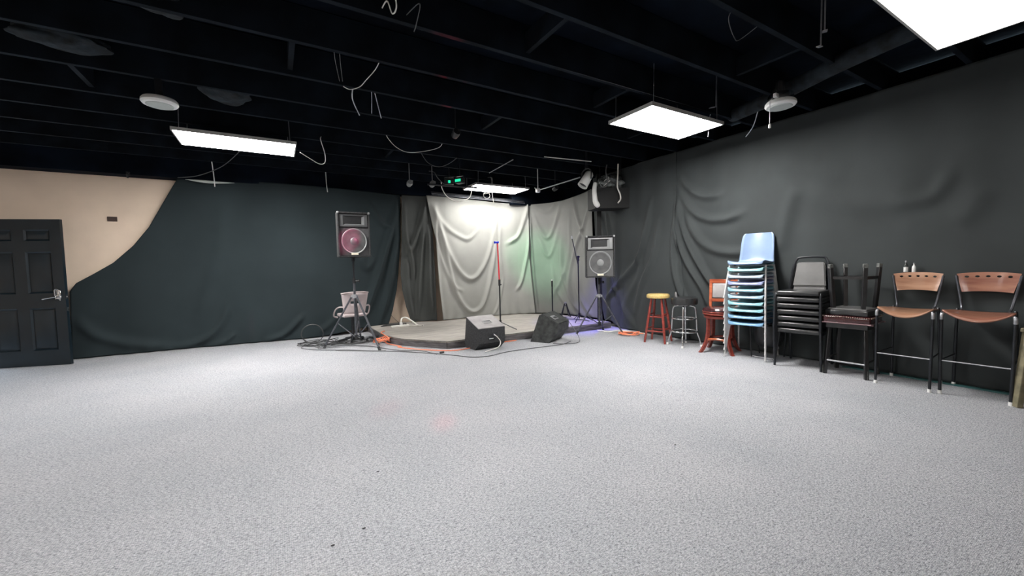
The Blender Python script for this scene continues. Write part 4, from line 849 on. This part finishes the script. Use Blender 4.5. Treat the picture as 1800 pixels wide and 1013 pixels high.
# ---------------------------------------------------------------- stack of black banquet chairs
def bq_chair():
    t = thing('banquet_chair', '', 'chair', (0, 0, 0), 0, 'stacked black banquet chairs')
    obj('seat', lambda bm: box(bm, (0, -.01, .418), (.40, .41, .044), bev=.018, seg=3), MT['blackvinyl'], t)
    obj('seat_piping', lambda bm: tube(bm, [(-.192, -.205, .398), (.192, -.205, .398), (.198, .18, .398), (-.198, .18, .398)], .006, 6, True), MT['blackvinyl'], t)
    for s in (-1, 1):
        obj('leg', T([(s * .200, -.17, .405), (s * .208, -.195, .37), (s * .216, -.215, .005)], .0125, 8, 4), MT['blackmetal'], t)
        obj('leg', T([(s * .185, .19, .40), (s * .195, .235, .2), (s * .20, .275, .005)], .0125, 8, 4), MT['blackmetal'], t)
    obj('back_frame', T([(-.190, .195, .40), (-.188, .215, .50), (-.165, .262, .70), (-.145, .28, .775), (-.10, .286, .808), (.10, .286, .808), (.145, .28, .775), (.165, .262, .70), (.188, .215, .50), (.190, .195, .40)], .0125, 8, 4), MT['blackmetal'], t)
    obj('backrest', lambda bm: (lambda vs: bmesh.ops.bevel(bm, geom=list(bm.edges), offset=.010, segments=2, affect='EDGES'))(prism(bm, [(-.158, -.15), (.158, -.15), (.132, .13), (-.132, .13)], -.016, .016, Matrix.Translation((0, .243, .620)) @ Matrix.Rotation(R(90 - 12), 4, 'X'))), MT['backvinyl'], t)
    obj('seat_rail', lambda bm: [tube(bm, [(s * .205, -.17, .385), (s * .187, .19, .385)], .009, 6) for s in (-1, 1)], MT['blackmetal'], t)
    return t
bq = bq_chair(); NQ = 7
for i in range(NQ):
    k = NQ - 1 - i
    lab = ['topmost black banquet chair, its padded back in full view'] + [f'black padded banquet chair, {ORD[j]} from the top of its stack' for j in range(1, 6)] + ['lowest black banquet chair of the stack, standing on the carpet']
    loc = (5.11 - .010 * (k - 3) * .5, 2.17, .0705 * k); rz = R(-82)
    if i == 0: bq.location = loc; bq.rotation_euler = (0, 0, rz); bq['label'] = lab[0]
    else: dup(bq, loc, rz, lab[i])

# black item seen under the blue stack: an upturned dark chair shell against the wall
t = thing('tub_chair', 'low black tub chair on thin metal legs behind the blue stack', 'chair', (5.27, 2.62, 0), R(-85))
obj('seat', lambda bm: lathe(bm, [(0, .13), (.10, .13), (.15, .17), (.175, .30), (.18, .40), (.165, .40), (.155, .30), (.12, .19), (0, .17)], 28, Matrix.Diagonal((.95, .7, 1, 1))), MT['blackplastic'], t)
for s in (-1, 1):
    obj('leg', T([(s * .17, -.10, .38), (s * .135, -.14, .02), (s * .10, -.14, .008)], .008, 8, 3), MT['blackmetal'], t)
    obj('leg', T([(s * .17, .06, .38), (s * .14, .10, .008)], .008, 8, 3), MT['blackmetal'], t)
obj('floor_bar', T([(-.12, -.14, .008), (.12, -.14, .008)], .008, 8, sp=False), MT['steel'], t)

# ---------------------------------------------------------------- black bar stool with another upside down on it
def square_stool(h, seat_th, up=False):
    pass
t = thing('black_bar_stool', 'black bar stool on its feet with nailhead-trimmed dark red cushion', 'stool', (5.14, 1.74, 0), R(-86))
hs = .175
obj('apron', lambda bm: box(bm, (0, 0, .515), (.34, .34, .05), bev=.004), MT['blackwood'], t)
obj('cushion', lambda bm: box(bm, (0, 0, .581), (.395, .395, .078), bev=.022, seg=3), MT['oxblood'], t)
obj('lower_piping', lambda bm: tube(bm, spline([(-.185, -.198, .548), (.185, -.198, .548), (.198, -.185, .548), (.198, .185, .548), (.185, .198, .548), (-.185, .198, .548), (-.198, .185, .548), (-.198, -.185, .548)], 3, True), .007, 6, True), MT['piping'], t)
NH = []
def nails(bm):
    for sx, sy, ax in ((0, -.200, 0), (0, .200, 0), (-.200, 0, 1), (.200, 0, 1)):
        for k in range(22):
            u = -.185 + .37 * k / 21
            c = (u, sy, .612) if ax == 0 else (sx, u, .612)
            r = bmesh.ops.create_icosphere(bm, subdivisions=1, radius=.0065); bmesh.ops.translate(bm, vec=c, verts=r['verts'])
o = obj('nailhead_trim', nails, MT['nailhead'], t); o['kind'] = 'stuff'
for sx in (-1, 1):
    for sy in (-1, 1):
        lg = obj('leg', lambda bm: beam(bm, (sx * .145, sy * .145, .50), (sx * .170, sy * .175, .0), .032, .032, .003), MT['blackwood'], t)
        obj('edge_wear', lambda bm: beam(bm, (sx * .168 + sx * .012, sy * .172 - .0165, .09), (sx * .170 + sx * .012, sy * .175 - .0165, .003), .006, .003), MT['wornedge'], lg)
obj('foot_rail', T([(-.165, -.172, .145), (.165, -.172, .145)], .009, 8, sp=False), MT['steel'], t)
obj('foot_rail', T([(-.165, .165, .16), (-.165, -.165, .16)], .009, 8, sp=False), MT['blackwood'], t)
obj('foot_rail', T([(.165, .165, .16), (.165, -.165, .16)], .009, 8, sp=False), MT['blackwood'], t)

t = thing('black_bar_stool', 'black stool turned upside down on another, legs in the air', 'stool', (5.17, 1.735, .622), R(-91))
obj('seat', lambda bm: box(bm, (0, 0, .031), (.36, .38, .060), bev=.015, seg=2), MT['blackvinyl'], t)
obj('seat_underside', lambda bm: box(bm, (0, 0, .066), (.32, .34, .012)), MT['backvinyl'], t)
for sx in (-1, 1):
    for sy in (-1, 1):
        lg = obj('leg', lambda bm: beam(bm, (sx * .125, sy * .140, .065), (sx * .145, sy * .172, .525), .036, .034, .003), MT['blackwood'], t)
        obj('leg_tip', lambda bm: beam(bm, (sx * .1433, sy * .1692, .485), (sx * .1452, sy * .1722, .527), .0375, .0355, .003), MT['wornedge'], lg)
for a_, b_ in [((-1, -1), (1, -1)), ((1, -1), (1, 1)), ((1, 1), (-1, 1)), ((-1, 1), (-1, -1))]:
    z = .385
    obj('stretcher', lambda bm: beam(bm, (a_[0] * .139, a_[1] * .162, z), (b_[0] * .139, b_[1] * .162, z), .014, .030), MT['blackwood'], t)

# ---------------------------------------------------------------- plywood bar stools
def ply_back(wt, wb_, h, z0, yv, bend=.02):
    bm = bmesh.new(); nu, nv = 24, 6; F_ = []; K_ = []
    for off, L_ in ((0, F_), (.011, K_)):
        for j in range(nv + 1):
            v = j / nv; w_ = wb_ + (wt - wb_) * v; r_ = []
            for i in range(nu + 1):
                u = -1 + 2 * i / nu; a_ = .012 * (1 - u * u)
                z_ = a_ * .8 + v * (h + a_ * .4)
                r_.append(bm.verts.new((w_ * u, yv + .10 * z_ + off - bend * u * u, z0 + z_)))
            L_.append(r_)
    for j in range(nv):
        for i in range(nu):
            bm.faces.new((F_[j][i], F_[j][i + 1], F_[j + 1][i + 1], F_[j + 1][i])); bm.faces.new((K_[j][i], K_[j + 1][i], K_[j + 1][i + 1], K_[j][i + 1]))
    for i in range(nu):
        bm.faces.new((F_[0][i], K_[0][i], K_[0][i + 1], F_[0][i + 1])); bm.faces.new((F_[nv][i], F_[nv][i + 1], K_[nv][i + 1], K_[nv][i]))
    for j in range(nv):
        bm.faces.new((F_[j][0], F_[j + 1][0], K_[j + 1][0], K_[j][0])); bm.faces.new((F_[j][nu], K_[j][nu], K_[j + 1][nu], F_[j + 1][nu]))
    bmesh.ops.recalc_face_normals(bm, faces=bm.faces)
    me = bpy.data.meshes.new('backrest_blank'); bm.to_mesh(me); bm.free()
    ob = bpy.data.objects.new('tmp_back', me); C.objects.link(ob)
    bm = bmesh.new()
    for k in range(5):
        cx = (-2 + k) * wt * .335; cz = z0 + h - .033 + .010 * (1 - (cx / wt) ** 2)
        lathe(bm, [(0, -.06), (.0095, -.06), (.0095, .06), (0, .06)], 16, Matrix.Translation((cx, yv + .02, cz)) @ Matrix.Diagonal((1.45, 1, 1, 1)) @ Matrix.Rotation(math.pi / 2, 4, 'X'))
    bmesh.ops.recalc_face_normals(bm, faces=bm.faces)
    mc = bpy.data.meshes.new('cut'); bm.to_mesh(mc); bm.free()
    oc = bpy.data.objects.new('tmp_cut', mc); C.objects.link(oc)
    mo = ob.modifiers.new('holes', 'BOOLEAN'); mo.object = oc; mo.solver = 'EXACT'
    dg = bpy.context.evaluated_depsgraph_get(); out = bpy.data.meshes.new_from_object(ob.evaluated_get(dg))
    bpy.data.objects.remove(ob); bpy.data.objects.remove(oc)
    return out
def ply_stool(loc, rz, label, pm, kx=1.0):
    t = thing('plywood_bar_stool', label, 'stool', loc, rz, 'plywood bar stools at the right'); t.scale = (kx, 1, 1)
    def seat(bm):
        nu, nv = 18, 10; rows = []
        for j in range(nv + 1):
            v = j / nv; r_ = []
            wv = .198 - .028 * v
            for i in range(nu + 1):
                u = -1 + 2 * i / nu
                r_.append(bm.verts.new((wv * u, -.205 - .02 * (1 - u * u) * (1 - v) + .38 * v, .742 - (.054 * (1 - v) + .006) * (1 - u * u) - .028 * v - .026 * max(0, 1 - v / .2) ** 2 * (1 - u * u))))
            rows.append(r_)
        for a_, b_ in zip(rows, rows[1:]):
            for i in range(nu): bm.faces.new((a_[i], a_[i + 1], b_[i + 1], b_[i]))
    o = obj('seat', seat, pm, t); so = o.modifiers.new('thickness', 'SOLIDIFY'); so.thickness = .011; so.offset = -1
    me = ply_back(.186, .148, .165, .878, .200, .022); me.materials.append(pm)
    o = bpy.data.objects.new('backrest', me); C.objects.link(o); o.parent = t
    for s in (-1, 1):
        lg = obj('leg', T([(s * .190, -.16, .722), (s * .196, -.185, .715), (s * .202, -.200, .68), (s * .200, -.205, .35), (s * .197, -.212, .01)], .0115, 10, 5), MT['blackmetal'], t)
        obj('leg_knee', T([(s * .197, -.190, .717), (s * .2025, -.2035, .69), (s * .2025, -.204, .655)], .0135, 10, 4), MT['steel'], lg)
        obj('glide', T([(s * .197, -.212, .030), (s * .197, -.212, 0)], .0145, 10, sp=False), MT['whiteplastic'], lg)
        lg = obj('leg', T([(s * .165, .14, .70), (s * .17, .165, .66), (s * .185, .215, .01)], .0115, 10, 4), MT['blackmetal'], t)
        obj('glide', T([(s * .185, .215, .030), (s * .185, .215, 0)], .0145, 10, sp=False), MT['whiteplastic'], lg)
        obj('back_upright', T([(s * .135, .13, .715), (s * .143, .165, .745), (s * .160, .185, .85), (s * .183, .190, 1.0), (s * .186, .192, 1.025)], .0100, 8, 4), MT['standmetal'], t)
        obj('side_rail', T([(s * .192, -.165, .715), (s * .165, .15, .70)], .009, 8, sp=False), MT['blackmetal'], t)
    obj('foot_rest', T([(-.200, -.208, .295), (.200, -.208, .295)], .0055, 8, sp=False), MT['steel'], t)
    for s in (-1, 1): obj('side_stretcher', T([(s * .199, -.208, .30), (s * .178, .20, .30)], .006, 8, sp=False), MT['blackmetal'], t)
    return t
ply_stool((5.15, 1.30, 0), R(-88), 'bar stool with tan plywood seat and pierced back, two bottles behind it', MT['plywood'], .93)
ply_stool((5.20, .865, 0), R(-88), 'bar stool with redder plywood back, the last one at the right', MT['plywood_red'])

# bottles on a little wall ledge behind the first plywood stool
t = thing('wall_ledge', 'narrow black ledge on the drape behind the tan plywood stool', 'shelf', (5.43, 1.385, 1.03))
obj('board', B((-.005, 0, 0), (.07, .20, .014), bev=.002), MT['blackwood'], t)
for s in (-1, 1): obj('bracket', lambda bm: (beam(bm, (.022, s * .07, -.008), (.022, s * .07, -.07), .012, .012), beam(bm, (.022, s * .07, -.07), (-.03, s * .07, -.008), .008, .008)), MT['blackmetal'], t)
def bottle(loc, label, body, h, r):
    t = thing('small_bottle', label, 'bottle', loc, 0, 'bottles behind the plywood stool')
    obj('body', lambda bm: lathe(bm, [(0, 0), (r, 0), (r, h * .55), (r * .85, h * .68), (r * .38, h * .78), (r * .38, h * .88), (0, h * .88)], 20), body, t)
    obj('cap', lambda bm: lathe(bm, [(0, h * .86), (r * .5, h * .86), (r * .5, h * .98), (0, h)], 16), MT['steel'], t)
    obj('label', lambda bm: lathe(bm, [(r * 1.02, h * .15), (r * 1.03, h * .16), (r * 1.03, h * .5), (r * 1.02, h * .51)], 20), MT['label'], t)
bottle((5.425, 1.412, 1.038), 'taller dark bottle with grey label above the tan plywood backrest', MT['clearglass'], .135, .0165)
bottle((5.42, 1.352, 1.038), 'shorter white bottle above the tan plywood backrest', MT['whiteplastic'], .112, .0150)

# ---------------------------------------------------------------- olive wooden stand at the right frame edge
t = thing('olive_step_stand', 'olive painted wooden stand cut off by the right frame edge', 'stand', (5.16, .42, 0), R(-90))
for s in (-1, 1):
    obj('leg', lambda bm: beam(bm, (s * .175, -.13, .60), (s * .21, -.17, .0), .055, .040, .004), MT['olive'], t)
    obj('leg', lambda bm: beam(bm, (s * .175, .10, .60), (s * .21, .14, .0), .055, .040, .004), MT['olive'], t)
    obj('side_brace', lambda bm: beam(bm, (s * .195, -.14, .22), (s * .195, .12, .22), .03, .03), MT['olive'], t)
obj('top_board', lambda bm: box(bm, (0, -.01, .615), (.42, .32, .03), bev=.004), MT['olive'], t)
obj('front_brace', lambda bm: beam(bm, (-.18, -.145, .30), (.18, -.145, .30), .03, .03), MT['olive'], t)
obj('white_knob', lambda bm: lathe(bm, [(0, 0), (.014, 0), (.018, .010), (.012, .02), (0, .022)], 14, Matrix.Translation((-.172, -.160, .50)) @ Matrix.Rotation(math.pi / 2, 4, 'X')), MT['whiteplastic'], t)
